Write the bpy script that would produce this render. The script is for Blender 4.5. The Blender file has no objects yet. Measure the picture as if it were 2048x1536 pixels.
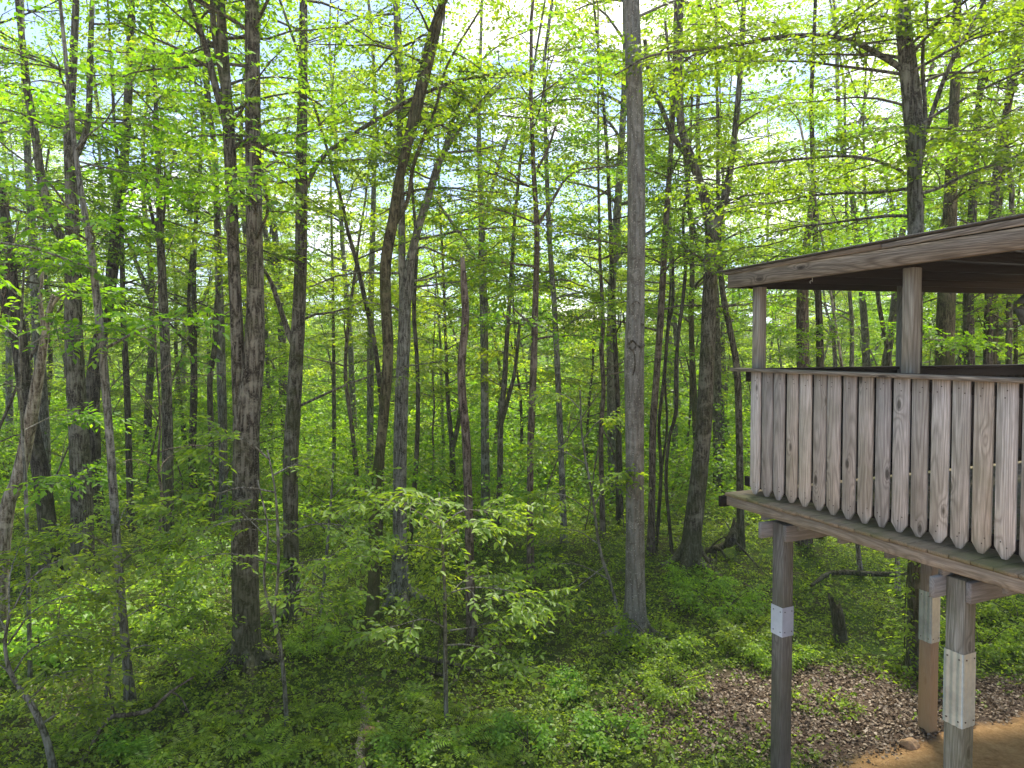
import bpy, math, random
import numpy as np
from mathutils import Vector, Matrix

S = bpy.context.scene
COL = S.collection
R = math.radians

# ------------------------------------------------------------------ camera
F = 1365.33            # focal length in pixels of the 2048 px wide photograph (24 mm on 36 mm)
EYE = 3.9
PITCH = R(1.7)
SHIFT = -29.5 / 2048
cam = bpy.data.cameras.new('camera'); cam.lens = 24; cam.sensor_width = 36
cam.shift_y = SHIFT; cam.clip_start = 0.05; cam.clip_end = 2000
camo = bpy.data.objects.new('camera', cam); COL.objects.link(camo)
camo.location = (0, 0, EYE); camo.rotation_euler = (R(90) - PITCH, 0, 0)
S.camera = camo

# ------------------------------------------------------------------ world and sun
SUN_EL, SUN_AZ = R(66), R(20)        # azimuth measured from +Y (ahead of the camera) towards +X
w = bpy.data.worlds.new('World'); S.world = w; w.use_nodes = True
nt = w.node_tree; nt.nodes.clear()
def N(nt, typ, **kw):
    n = nt.nodes.new(typ)
    for k, v in kw.items():
        if k in n.inputs.keys() if isinstance(k, str) else False: n.inputs[k].default_value = v
        else: setattr(n, k, v)
    return n
sky = nt.nodes.new('ShaderNodeTexSky'); sky.sky_type = 'NISHITA'; sky.sun_disc = False
sky.sun_elevation = SUN_EL; sky.sun_rotation = SUN_AZ; sky.air_density = 1.0; sky.dust_density = 0.6
bg = nt.nodes.new('ShaderNodeBackground'); bg.inputs['Strength'].default_value = 0.12
tc = nt.nodes.new('ShaderNodeTexCoord')
mp = nt.nodes.new('ShaderNodeMapping'); mp.inputs['Scale'].default_value = (1, 1, 2.2); mp.inputs['Location'].default_value = (0.35, 0.1, 0.2)
cl = nt.nodes.new('ShaderNodeTexNoise'); cl.inputs['Scale'].default_value = 2.6; cl.inputs['Detail'].default_value = 8; cl.inputs['Roughness'].default_value = 0.55
cr = nt.nodes.new('ShaderNodeValToRGB'); cr.color_ramp.elements[0].position = 0.50; cr.color_ramp.elements[1].position = 0.63
mx = nt.nodes.new('ShaderNodeMixRGB'); mx.inputs['Color2'].default_value = (3.65, 3.45, 3.1, 1)
sk2 = nt.nodes.new('ShaderNodeMixRGB'); sk2.blend_type = 'MIX'; sk2.inputs['Fac'].default_value = 0.85; sk2.inputs['Color2'].default_value = (0.9, 1.3, 2.25, 1)
out = nt.nodes.new('ShaderNodeOutputWorld')
L = nt.links.new
L(tc.outputs['Generated'], mp.inputs['Vector']); L(mp.outputs[0], cl.inputs['Vector']); L(cl.outputs['Fac'], cr.inputs['Fac'])
L(cr.outputs['Color'], mx.inputs['Fac']); L(sky.outputs['Color'], sk2.inputs['Color1']); L(sk2.outputs[0], mx.inputs['Color1'])
L(mx.outputs[0], bg.inputs['Color']); L(bg.outputs[0], out.inputs['Surface'])

sl = bpy.data.lights.new('sun', 'SUN'); sl.energy = 3.5; sl.angle = R(12.0); sl.color = (1.0, 0.93, 0.80)
so = bpy.data.objects.new('sun', sl); COL.objects.link(so)
sd = Vector((math.sin(SUN_AZ) * math.cos(SUN_EL), math.cos(SUN_AZ) * math.cos(SUN_EL), math.sin(SUN_EL)))
so.rotation_euler = sd.to_track_quat('Z', 'Y').to_euler(); so.location = sd * 50
S.view_settings.view_transform = 'Standard'; S.view_settings.look = 'None'
S.view_settings.exposure = 2.4; S.view_settings.gamma = 1
S.view_settings.use_curve_mapping = False
S.cycles.max_bounces = 10; S.cycles.diffuse_bounces = 6; S.cycles.glossy_bounces = 2
S.cycles.transmission_bounces = 8; S.cycles.transparent_max_bounces = 4
S.cycles.sample_clamp_indirect = 6

# ------------------------------------------------------------------ pixel -> world
def ray(px, py):
    cx = (px - 1024) / F
    cy = ((768 - py) + SHIFT * 2048) / F
    c, s = math.cos(PITCH), math.sin(PITCH)
    # camera axes: right=(1,0,0) up=(0,s,c) forward=(0,c,-s)
    return cx, c + cy * s, -s + cy * c
def P(px, py, Y):
    x, y, z = ray(px, py); k = Y / y
    return np.array([x * k, Y, EYE + z * k])
def gz(x, y):
    x = np.asarray(x, float); y = np.asarray(y, float)
    h = 0.05 * np.sin(x * 1.1 + y * 0.6) + 0.05 * np.sin(x * 0.5 - y * 0.9 + 1) + 0.02 * np.sin(2.7 * x + 1.3 * y)
    t = np.clip((y - 45) / 110, 0, 1); h = h + 9 * t * t * (3 - 2 * t)
    n = np.clip((np.hypot(x, y) - 5) / 3, 0, 1)
    return h * n
def G(px, py):
    x, y, z = ray(px, py); k = -EYE / z
    for _ in range(6):
        k = (float(gz(x * k, y * k)) - EYE) / z
    return np.array([x * k, y * k, float(gz(x * k, y * k))])

# ------------------------------------------------------------------ node helpers
def new_mat(name):
    m = bpy.data.materials.new(name); m.use_nodes = True
    m.node_tree.nodes.clear(); return m, m.node_tree
def nd(nt, t, inp=None, **kw):
    n = nt.nodes.new(t)
    for k, v in kw.items(): setattr(n, k, v)
    for k, v in (inp or {}).items():
        if isinstance(v, bpy.types.NodeSocket): nt.links.new(v, n.inputs[k])
        else: n.inputs[k].default_value = v
    return n
def ramp(nt, fac, stops, interp='LINEAR'):
    n = nt.nodes.new('ShaderNodeValToRGB'); n.color_ramp.interpolation = interp
    e = n.color_ramp.elements
    while len(e) > 1: e.remove(e[-1])
    e[0].position = stops[0][0]; e[0].color = (*stops[0][1], 1)
    for p, c in stops[1:]:
        q = e.new(p); q.color = (*c, 1)
    nt.links.new(fac, n.inputs['Fac']); return n.outputs['Color']
def mth(nt, op, a, b=0.0, clamp=False):
    n = nt.nodes.new('ShaderNodeMath'); n.operation = op; n.use_clamp = clamp
    for i, v in enumerate((a, b)):
        if isinstance(v, bpy.types.NodeSocket): nt.links.new(v, n.inputs[i])
        else: n.inputs[i].default_value = v
    return n.outputs[0]
def mixc(nt, fac, a, b, blend='MIX'):
    n = nt.nodes.new('ShaderNodeMixRGB'); n.blend_type = blend
    for k, v in (('Fac', fac), ('Color1', a), ('Color2', b)):
        if isinstance(v, bpy.types.NodeSocket): nt.links.new(v, n.inputs[k])
        else: n.inputs[k].default_value = v if k == 'Fac' else (*v, 1)
    return n.outputs[0]

# ------------------------------------------------------------------ materials
def leaf_mat(name, c1, c2, c3, trans=0.5, tgain=1.5):
    m, nt = new_mat(name)
    g = nd(nt, 'ShaderNodeNewGeometry'); oi = nd(nt, 'ShaderNodeObjectInfo')
    base = ramp(nt, g.outputs['Random Per Island'], [(0, c1), (0.55, c2), (1, c3)])
    hsv = nd(nt, 'ShaderNodeHueSaturation', {'Color': base})
    v = mth(nt, 'ADD', mth(nt, 'MULTIPLY', oi.outputs['Random'], 0.3), 0.85); nt.links.new(v, hsv.inputs['Value'])
    h = mth(nt, 'ADD', mth(nt, 'MULTIPLY', oi.outputs['Random'], 0.024), 0.488); nt.links.new(h, hsv.inputs['Hue'])
    col = hsv.outputs[0]
    tcol = mixc(nt, 1.0, col, (1.25 * tgain, 1.08 * tgain, 0.5 * tgain), 'MULTIPLY')
    d = nd(nt, 'ShaderNodeBsdfDiffuse', {'Color': col}); t = nd(nt, 'ShaderNodeBsdfTranslucent', {'Color': tcol})
    mx = nd(nt, 'ShaderNodeMixShader', {0: trans, 1: d.outputs[0], 2: t.outputs[0]})
    gl = nd(nt, 'ShaderNodeBsdfGlossy', {'Color': (1, 1, 1, 1), 'Roughness': 0.45})
    mx2 = nd(nt, 'ShaderNodeMixShader', {0: 0.015, 1: mx.outputs[0], 2: gl.outputs[0]})
    nd(nt, 'ShaderNodeOutputMaterial', {'Surface': mx2.outputs[0]})
    return m
LEAF = leaf_mat('leaf_maple', (0.055, 0.130, 0.006), (0.095, 0.200, 0.008), (0.160, 0.275, 0.012), 0.55, 1.7)
LEAFY = leaf_mat('leaf_yellow', (0.080, 0.160, 0.009), (0.135, 0.245, 0.014), (0.240, 0.335, 0.024), 0.55, 1.6)
LEAFU = leaf_mat('leaf_understory', (0.075, 0.145, 0.013), (0.125, 0.220, 0.020), (0.200, 0.310, 0.028), 0.55, 2.2)
LEAFS = leaf_mat('leaf_sapling', (0.070, 0.160, 0.016), (0.115, 0.240, 0.022), (0.190, 0.330, 0.028), 0.5, 1.7)
LEAFG = leaf_mat('leaf_ground', (0.065, 0.115, 0.011), (0.115, 0.190, 0.016), (0.195, 0.285, 0.024), 0.45, 1.6)

def bark_mat(name, dark, mid, light, moss=0.3, scale=1.0, spots=0.0):
    m, nt = new_mat(name)
    tc = nd(nt, 'ShaderNodeTexCoord'); oi = nd(nt, 'ShaderNodeObjectInfo')
    off = mth(nt, 'MULTIPLY', oi.outputs['Random'], 37.0)
    add = nd(nt, 'ShaderNodeVectorMath', {0: tc.outputs['Object']}, operation='ADD'); nt.links.new(off, add.inputs[1])
    mp = nd(nt, 'ShaderNodeMapping', {'Vector': add.outputs[0], 'Scale': (1, 1, 0.16)})
    n1 = nd(nt, 'ShaderNodeTexNoise', {'Vector': mp.outputs[0], 'Scale': 34 * scale, 'Detail': 6, 'Roughness': 0.65, 'Distortion': 0.6})
    n2 = nd(nt, 'ShaderNodeTexNoise', {'Vector': add.outputs[0], 'Scale': 4.5, 'Detail': 6, 'Roughness': 0.7, 'Distortion': 0.5})
    n3 = nd(nt, 'ShaderNodeTexNoise', {'Vector': add.outputs[0], 'Scale': 45, 'Detail': 3, 'Roughness': 0.7})
    vo = nd(nt, 'ShaderNodeTexVoronoi', {'Vector': mp.outputs[0], 'Scale': 22 * scale}, feature='DISTANCE_TO_EDGE')
    fur = mth(nt, 'MULTIPLY', vo.outputs['Distance'], 4.0, True)
    n0 = nd(nt, 'ShaderNodeTexNoise', {'Vector': mp.outputs[0], 'Scale': 13 * scale, 'Detail': 4, 'Roughness': 0.7, 'Distortion': 1.2})
    f = mth(nt, 'ADD', mth(nt, 'ADD', mth(nt, 'MULTIPLY', n1.outputs['Fac'], 0.40), mth(nt, 'MULTIPLY', n0.outputs['Fac'], 0.42)), mth(nt, 'MULTIPLY', fur, 0.18))
    c = ramp(nt, f, [(0.38, dark), (0.50, mid), (0.62, light)])
    c = mixc(nt, ramp(nt, n3.outputs['Fac'], [(0.50, (0, 0, 0)), (0.66, (0.6,) * 3)]), c, tuple(1.25 * v for v in light))
    # pale lichen patches and darker damp patches
    c = mixc(nt, ramp(nt, n2.outputs['Fac'], [(0.52, (0, 0, 0)), (0.62, (0.6,) * 3)]), c, tuple(min(1, 1.6 * v) for v in light))
    n4 = nd(nt, 'ShaderNodeTexNoise', {'Vector': add.outputs[0], 'Scale': 1.7, 'Detail': 6, 'Roughness': 0.7})
    sep = nd(nt, 'ShaderNodeSeparateXYZ', {0: tc.outputs['Object']})
    low = nd(nt, 'ShaderNodeMapRange', {'Value': sep.outputs['Z'], 'From Min': 0.0, 'From Max': 3.5, 'To Min': 0.16, 'To Max': 0.0})
    mo = ramp(nt, mth(nt, 'ADD', n4.outputs['Fac'], low.outputs[0]), [(0.50, (0, 0, 0)), (0.66, (1, 1, 1))])
    c = mixc(nt, mth(nt, 'MULTIPLY', mo, moss), c, (0.045, 0.055, 0.015))
    if spots:
        v2 = nd(nt, 'ShaderNodeTexVoronoi', {'Vector': add.outputs[0], 'Scale': 28})
        sp = ramp(nt, v2.outputs['Distance'], [(0.12, (spots,) * 3), (0.22, (0, 0, 0))])
        c = mixc(nt, sp, c, (0.42, 0.42, 0.36))
        ms = nd(nt, 'ShaderNodeMapping', {'Vector': add.outputs[0], 'Scale': (1, 1, 3.2)})
        n5 = nd(nt, 'ShaderNodeTexNoise', {'Vector': ms.outputs[0], 'Scale': 3.4, 'Detail': 6, 'Roughness': 0.75})
        c = mixc(nt, ramp(nt, n5.outputs['Fac'], [(0.60, (0, 0, 0)), (0.66, (0.6,) * 3)]), c, (0.045, 0.036, 0.024))
    bs = nd(nt, 'ShaderNodeBsdfPrincipled', {'Base Color': c, 'Roughness': 0.9})
    bs.inputs['Specular IOR Level'].default_value = 0.15
    bp = nd(nt, 'ShaderNodeBump', {'Height': f, 'Strength': 1.0, 'Distance': 0.05 / scale}); nt.links.new(bp.outputs[0], bs.inputs['Normal'])
    nd(nt, 'ShaderNodeOutputMaterial', {'Surface': bs.outputs[0]})
    return m
BARK_ROUGH = bark_mat('bark_rough', (0.0090, 0.0075, 0.0049), (0.0522, 0.0460, 0.0324), (0.1440, 0.1380, 0.1058), 0.55)
BARK_GRAY = bark_mat('bark_gray', (0.0234, 0.0220, 0.0173), (0.0990, 0.0970, 0.0778), (0.1890, 0.1920, 0.1620), 0.35, 1.2)
BARK_SMOOTH = bark_mat('bark_smooth', (0.0855, 0.0830, 0.0691), (0.1305, 0.1300, 0.1091), (0.1710, 0.1720, 0.1490), 0.15, 0.7, 0.6)
BARK_DARK = bark_mat('bark_dark', (0.0054, 0.0045, 0.0032), (0.0324, 0.0280, 0.0194), (0.0945, 0.0880, 0.0670), 0.4)
BARK_RED = bark_mat('bark_reddish', (0.0144, 0.0100, 0.0065), (0.0720, 0.0540, 0.0389), (0.1530, 0.1300, 0.1026), 0.2)
BARK_PALE = bark_mat('bark_pale', (0.0450, 0.0330, 0.0216), (0.1530, 0.1300, 0.0972), (0.2700, 0.2500, 0.1998), 0.15)
BARK_MOSS = bark_mat('bark_mossy', (0.0108, 0.0090, 0.0043), (0.0468, 0.0420, 0.0216), (0.0990, 0.0920, 0.0518), 1.0)

def wood_mat(name, base, dark, brown, green=0.0, axis='Z', contrast=1.0, dirt=None):
    m, nt = new_mat(name)
    tc = nd(nt, 'ShaderNodeTexCoord'); oi = nd(nt, 'ShaderNodeObjectInfo')
    rnd = mth(nt, 'MULTIPLY', oi.outputs['Random'], 61.0)
    add = nd(nt, 'ShaderNodeVectorMath', {0: tc.outputs['Object']}, operation='ADD'); nt.links.new(rnd, add.inputs[1])
    sc = {'Z': (1, 1, 0.07), 'X': (0.07, 1, 1), 'Y': (1, 0.07, 1)}[axis]
    mp = nd(nt, 'ShaderNodeMapping', {'Vector': add.outputs[0], 'Scale': sc})
    # knots: a stretched cell pattern whose centres bulge the grain field
    sk = {'Z': (1, 1, 0.42), 'X': (0.42, 1, 1), 'Y': (1, 0.42, 1)}[axis]
    mk = nd(nt, 'ShaderNodeMapping', {'Vector': add.outputs[0], 'Scale': sk})
    vo = nd(nt, 'ShaderNodeTexVoronoi', {'Vector': mk.outputs[0], 'Scale': 6.2})
    kn = mth(nt, 'POWER', mth(nt, 'SUBTRACT', 1.0, mth(nt, 'MULTIPLY', vo.outputs['Distance'], 2.0, True), True), 3.0)
    n = nd(nt, 'ShaderNodeTexNoise', {'Vector': mp.outputs[0], 'Scale': 6.5, 'Detail': 1.0, 'Roughness': 0.4, 'Distortion': 0.1})
    fld = mth(nt, 'ADD', n.outputs['Fac'], mth(nt, 'MULTIPLY', kn, 0.22))
    ring = mth(nt, 'SINE', mth(nt, 'MULTIPLY', fld, 125.0))
    ring = mth(nt, 'ADD', mth(nt, 'MULTIPLY', ring, 0.5), 0.5)
    ring = mth(nt, 'POWER', ring, 2.2)
    mf = nd(nt, 'ShaderNodeMapping', {'Vector': add.outputs[0], 'Scale': tuple(0.03 if s < 1 else 1 for s in sc)})
    fine = nd(nt, 'ShaderNodeTexNoise', {'Vector': mf.outputs[0], 'Scale': 170, 'Detail': 3, 'Roughness': 0.6})
    big = nd(nt, 'ShaderNodeTexNoise', {'Vector': mp.outputs[0], 'Scale': 9, 'Detail': 4, 'Roughness': 0.6})
    big2 = nd(nt, 'ShaderNodeTexNoise', {'Vector': add.outputs[0], 'Scale': 2.3, 'Detail': 5, 'Roughness': 0.6})
    c = mixc(nt, ramp(nt, big.outputs['Fac'], [(0.35, (0, 0, 0)), (0.7, (0.85,) * 3)]), base, brown)
    c = mixc(nt, mth(nt, 'MULTIPLY', ring, 0.42 * contrast), c, dark)
    c = mixc(nt, ramp(nt, fine.outputs['Fac'], [(0.38, (0.5 * contrast,) * 3), (0.62, (0, 0, 0))]), c, dark)
    core = ramp(nt, vo.outputs['Distance'], [(0.07, (0.85,) * 3), (0.14, (0, 0, 0))])
    c = mixc(nt, core, c, tuple(0.45 * v for v in dark))
    if green:
        gm = ramp(nt, big2.outputs['Fac'], [(0.42, (0, 0, 0)), (0.62, (green,) * 3)])
        c = mixc(nt, gm, c, (0.075, 0.085, 0.028))
    # per board tone
    hsv = nd(nt, 'ShaderNodeHueSaturation', {'Color': c})
    nt.links.new(mth(nt, 'ADD', mth(nt, 'MULTIPLY', oi.outputs['Random'], 0.46), 0.75), hsv.inputs['Value'])
    r2 = mth(nt, 'FRACT', mth(nt, 'MULTIPLY', oi.outputs['Random'], 7.31)); nt.links.new(mth(nt, 'ADD', mth(nt, 'MULTIPLY', r2, 0.8), 0.5), hsv.inputs['Saturation'])
    c = hsv.outputs[0]
    if dirt:
        sep = nd(nt, 'ShaderNodeSeparateXYZ', {0: nd(nt, 'ShaderNodeNewGeometry').outputs['Position']})
        zz = mth(nt, 'ADD', sep.outputs['Z'], mth(nt, 'MULTIPLY', big2.outputs['Fac'], -0.7))
        dm = nd(nt, 'ShaderNodeMapRange', {'Value': zz, 'From Min': dirt[0], 'From Max': dirt[1], 'To Min': 0.72, 'To Max': 0.0})
        c = mixc(nt, dm.outputs[0], c, (0.42, 0.27, 0.125))
    bs = nd(nt, 'ShaderNodeBsdfPrincipled', {'Base Color': c, 'Roughness': 0.85}); bs.inputs['Specular IOR Level'].default_value = 0.2
    hgt = mth(nt, 'ADD', mth(nt, 'MULTIPLY', ring, -0.5), mth(nt, 'MULTIPLY', fine.outputs['Fac'], 0.9))
    bp = nd(nt, 'ShaderNodeBump', {'Height': hgt, 'Strength': 0.45, 'Distance': 0.004}); nt.links.new(bp.outputs[0], bs.inputs['Normal'])
    nd(nt, 'ShaderNodeOutputMaterial', {'Surface': bs.outputs[0]})
    return m
W_PICKET = wood_mat('wood_picket', (0.450, 0.425, 0.380), (0.095, 0.080, 0.064), (0.350, 0.308, 0.258), 0.25, 'Z', 1.0)
W_POST = wood_mat('wood_post', (0.2430, 0.2520, 0.2268), (0.0648, 0.0600, 0.0492), (0.1728, 0.1620, 0.1296), 0.0, 'Z', 1.1)
W_LEG = wood_mat('wood_leg', (0.2160, 0.2280, 0.1944), (0.0626, 0.0600, 0.0467), (0.1674, 0.1560, 0.1193), 0.5, 'Z', 1.25)
W_LEGD = wood_mat('wood_leg_dirty', (0.2400, 0.2160, 0.1680), (0.0780, 0.0600, 0.0432), (0.1860, 0.1440, 0.1020), 0.1, 'Z', 1.1, (0.1, 1.3))
W_BEAM = wood_mat('wood_fascia_yellow', (0.4320, 0.3480, 0.2100), (0.1320, 0.0900, 0.0456), (0.2640, 0.1920, 0.1080), 0.35, 'X', 1.1)
W_ROOF = wood_mat('wood_roof_fascia', (0.2430, 0.2250, 0.1890), (0.0495, 0.0400, 0.0302), (0.1710, 0.1450, 0.1134), 0.0, 'X', 1.4)
W_DECK = wood_mat('wood_deck_board', (0.19, 0.155, 0.105), (0.07, 0.055, 0.035), (0.15, 0.12, 0.075), 0.8, 'Y', 0.9)
W_JOIST = wood_mat('wood_joist', (0.2160, 0.2340, 0.2398), (0.0756, 0.0720, 0.0713), (0.1620, 0.1560, 0.1490), 0.25, 'Y', 0.9)
W_DARK = wood_mat('wood_dark_shaded', (0.008, 0.006, 0.005), (0.004, 0.003, 0.003), (0.007, 0.005, 0.004), 0.0, 'Y', 0.8)  # dark brown wood, with the shade under roof and rails put into its colour

def simple(name, col, rough=0.8, metal=0.0, noise=0.25, scale=8, bump=0.0):
    m, nt = new_mat(name)
    tc = nd(nt, 'ShaderNodeTexCoord')
    n = nd(nt, 'ShaderNodeTexNoise', {'Vector': tc.outputs['Object'], 'Scale': scale, 'Detail': 6, 'Roughness': 0.65})
    c = ramp(nt, n.outputs['Fac'], [(0.3, tuple(v * (1 - noise) for v in col)), (0.7, tuple(min(1, v * (1 + noise)) for v in col))])
    bs = nd(nt, 'ShaderNodeBsdfPrincipled', {'Base Color': c, 'Roughness': rough, 'Metallic': metal})
    if bump:
        bp = nd(nt, 'ShaderNodeBump', {'Height': n.outputs['Fac'], 'Strength': bump, 'Distance': 0.01}); nt.links.new(bp.outputs[0], bs.inputs['Normal'])
    nd(nt, 'ShaderNodeOutputMaterial', {'Surface': bs.outputs[0]})
    return m
SHEET = simple('sheet_metal_white', (0.42, 0.43, 0.46), 0.5, 0.3, 0.15, 5)
GALV = simple('galvanised_metal', (0.31, 0.35, 0.32), 0.5, 0.3, 0.25, 7)
SCREW = simple('screw_dark', (0.06, 0.045, 0.035), 0.6, 0.5)
SHINGLE = simple('roll_roofing', (0.045, 0.045, 0.042), 0.95, 0, 0.4, 60, 0.5)
DEADL = leaf_mat('dead_leaf', (0.045, 0.032, 0.021), (0.115, 0.085, 0.060), (0.26, 0.21, 0.155), 0.1, 1.0)
ROCK = simple('stone', (0.30, 0.19, 0.10), 0.9, 0, 0.35, 9, 0.6)

def ground_mat():
    m, nt = new_mat('forest_floor')
    g = nd(nt, 'ShaderNodeNewGeometry'); p = g.outputs['Position']
    n1 = nd(nt, 'ShaderNodeTexNoise', {'Vector': p, 'Scale': 1.1, 'Detail': 8, 'Roughness': 0.7})
    n2 = nd(nt, 'ShaderNodeTexNoise', {'Vector': p, 'Scale': 22, 'Detail': 6, 'Roughness': 0.75})
    n3 = nd(nt, 'ShaderNodeTexNoise', {'Vector': p, 'Scale': 90, 'Detail': 4, 'Roughness': 0.7})
    soil = ramp(nt, n2.outputs['Fac'], [(0.3, (0.022, 0.020, 0.010)), (0.55, (0.055, 0.050, 0.022)), (0.75, (0.11, 0.09, 0.05))])
    grn = ramp(nt, n3.outputs['Fac'], [(0.3, (0.018, 0.045, 0.008)), (0.7, (0.075, 0.135, 0.020))])
    floor = mixc(nt, ramp(nt, n1.outputs['Fac'], [(0.42, (0.2,) * 3), (0.58, (0.9,) * 3)]), soil, grn)
    vo = nd(nt, 'ShaderNodeTexVoronoi', {'Vector': p, 'Scale': 26, 'Randomness': 1.0})
    lit = mixc(nt, 0.75, ramp(nt, nd(nt, 'ShaderNodeSeparateColor', {0: vo.outputs['Color']}).outputs[0], [(0, (0.05, 0.034, 0.02)), (0.6, (0.16, 0.12, 0.08)), (1, (0.28, 0.23, 0.165))]), ramp(nt, n2.outputs['Fac'], [(0.3, (0.03, 0.02, 0.015)), (0.7, (0.16, 0.11, 0.085))]))
    n6 = nd(nt, 'ShaderNodeTexNoise', {'Vector': p, 'Scale': 4.5, 'Detail': 9, 'Roughness': 0.75})
    dirt = ramp(nt, mth(nt, 'ADD', mth(nt, 'MULTIPLY', n2.outputs['Fac'], 0.45), mth(nt, 'MULTIPLY', n6.outputs['Fac'], 0.55)), [(0.34, (0.26, 0.145, 0.06)), (0.45, (0.46, 0.27, 0.115)), (0.56, (0.60, 0.37, 0.17)), (0.68, (0.66, 0.48, 0.27))])
    sep = nd(nt, 'ShaderNodeSeparateXYZ', {0: p}); X, Y = sep.outputs['X'], sep.outputs['Y']
    wob = mth(nt, 'MULTIPLY', mth(nt, 'SUBTRACT', n1.outputs['Fac'], 0.5), 2.6)
    # bare litter: an elongated patch under the deck
    dx = mth(nt, 'DIVIDE', mth(nt, 'SUBTRACT', X, LITC[0]), LITC[2]); dy = mth(nt, 'DIVIDE', mth(nt, 'SUBTRACT', Y, LITC[1]), LITC[3])
    rr = mth(nt, 'ADD', mth(nt, 'SQRT', mth(nt, 'ADD', mth(nt, 'MULTIPLY', dx, dx), mth(nt, 'MULTIPLY', dy, dy))), mth(nt, 'MULTIPLY', wob, 0.45))
    lm = nd(nt, 'ShaderNodeMapRange', {'Value': rr, 'From Min': 0.85, 'From Max': 1.1, 'To Min': 1.0, 'To Max': 0.0})
    c = mixc(nt, lm.outputs[0], floor, lit)
    # clay: below a line in plan
    dl = mth(nt, 'SUBTRACT', mth(nt, 'ADD', mth(nt, 'MULTIPLY', mth(nt, 'SUBTRACT', X, DIRT[0]), DIRT[2]), DIRT[1]), Y)
    dm = nd(nt, 'ShaderNodeMapRange', {'Value': mth(nt, 'ADD', dl, mth(nt, 'MULTIPLY', wob, 0.25)), 'From Min': -0.06, 'From Max': 0.10, 'To Min': 0.0, 'To Max': 1.0})
    c = mixc(nt, dm.outputs[0], c, dirt)
    bs = nd(nt, 'ShaderNodeBsdfPrincipled', {'Base Color': c, 'Roughness': 0.95}); bs.inputs['Specular IOR Level'].default_value = 0.1
    bp = nd(nt, 'ShaderNodeBump', {'Height': mth(nt, 'ADD', n2.outputs['Fac'], mth(nt, 'MULTIPLY', n6.outputs['Fac'], 1.5)), 'Strength': 0.9, 'Distance': 0.07}); nt.links.new(bp.outputs[0], bs.inputs['Normal'])
    nd(nt, 'ShaderNodeOutputMaterial', {'Surface': bs.outputs[0]})
    return m
# plan positions of the bare patches (from where they lie on the ground)
_a, _b = G(1690, 1530), G(2040, 1432)
DIRT = (_a[0], _a[1], (_b[1] - _a[1]) / (_b[0] - _a[0]))
_l = G(1760, 1430); LITC = (_l[0] + 0.5, _l[1] + 0.1, 3.0, 0.95)
def in_litter(x, y):
    return np.hypot((x - LITC[0]) / LITC[2], (y - LITC[1]) / LITC[3])
def in_dirt(x, y):
    return DIRT[1] + (x - DIRT[0]) * DIRT[2] - y

# ------------------------------------------------------------------ mesh building
def mesh_np(name, V, Fq, mat, smooth=True, Ft=None):
    me = bpy.data.meshes.new(name)
    V = np.asarray(V, np.float32); Fq = np.asarray(Fq, np.int32).reshape(-1, 4)
    nt_ = 0 if Ft is None else len(Ft)
    me.vertices.add(len(V)); me.vertices.foreach_set('co', V.ravel())
    li = Fq.ravel()
    if nt_: li = np.concatenate([li, np.asarray(Ft, np.int32).ravel()])
    me.loops.add(len(li)); me.loops.foreach_set('vertex_index', li)
    tot = np.concatenate([np.full(len(Fq), 4, np.int32), np.full(nt_, 3, np.int32)])
    st = np.concatenate([[0], np.cumsum(tot)[:-1]]).astype(np.int32)
    me.polygons.add(len(tot)); me.polygons.foreach_set('loop_start', st)
    if smooth: me.polygons.foreach_set('use_smooth', np.ones(len(tot), bool))
    me.update(calc_edges=True); me.materials.append(mat)
    return me
class Geo:
    def __init__(s): s.v = []; s.f = []; s.n = 0
    def add(s, v, f):
        if len(v) == 0: return
        s.v.append(np.asarray(v, float)); s.f.append(np.asarray(f, int) + s.n); s.n += len(v)
    def box(s, a, b, M=None):
        a = np.array(a, float); b = np.array(b, float)
        v = np.array([[x, y, z] for x in (a[0], b[0]) for y in (a[1], b[1]) for z in (a[2], b[2])])
        if M is not None: v = v @ M[0] + M[1]
        s.add(v, [[0, 1, 3, 2], [4, 6, 7, 5], [0, 4, 5, 1], [2, 3, 7, 6], [0, 2, 6, 4], [1, 5, 7, 3]])
    def mesh(s, name, mat, smooth=True):
        if not s.v: return None
        return mesh_np(name, np.concatenate(s.v), np.concatenate(s.f), mat, smooth)
def link(name, me, parent=None, loc=None):
    o = bpy.data.objects.new(name, me); COL.objects.link(o)
    if parent: o.parent = parent
    if loc is not None: o.location = loc
    return o
def thing(name, label, cat, loc=(0, 0, 0), group=None, rz=0):
    o = bpy.data.objects.new(name, None); COL.objects.link(o); o.location = loc; o.rotation_euler = (0, 0, rz)
    o.empty_display_size = 0.3
    return tag(o, label, cat, group)
def tag(o, label, cat, group=None, kind=None):
    if label: o['label'] = label
    if cat: o['category'] = cat
    if group: o['group'] = group
    if kind: o['kind'] = kind
    return o

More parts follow.
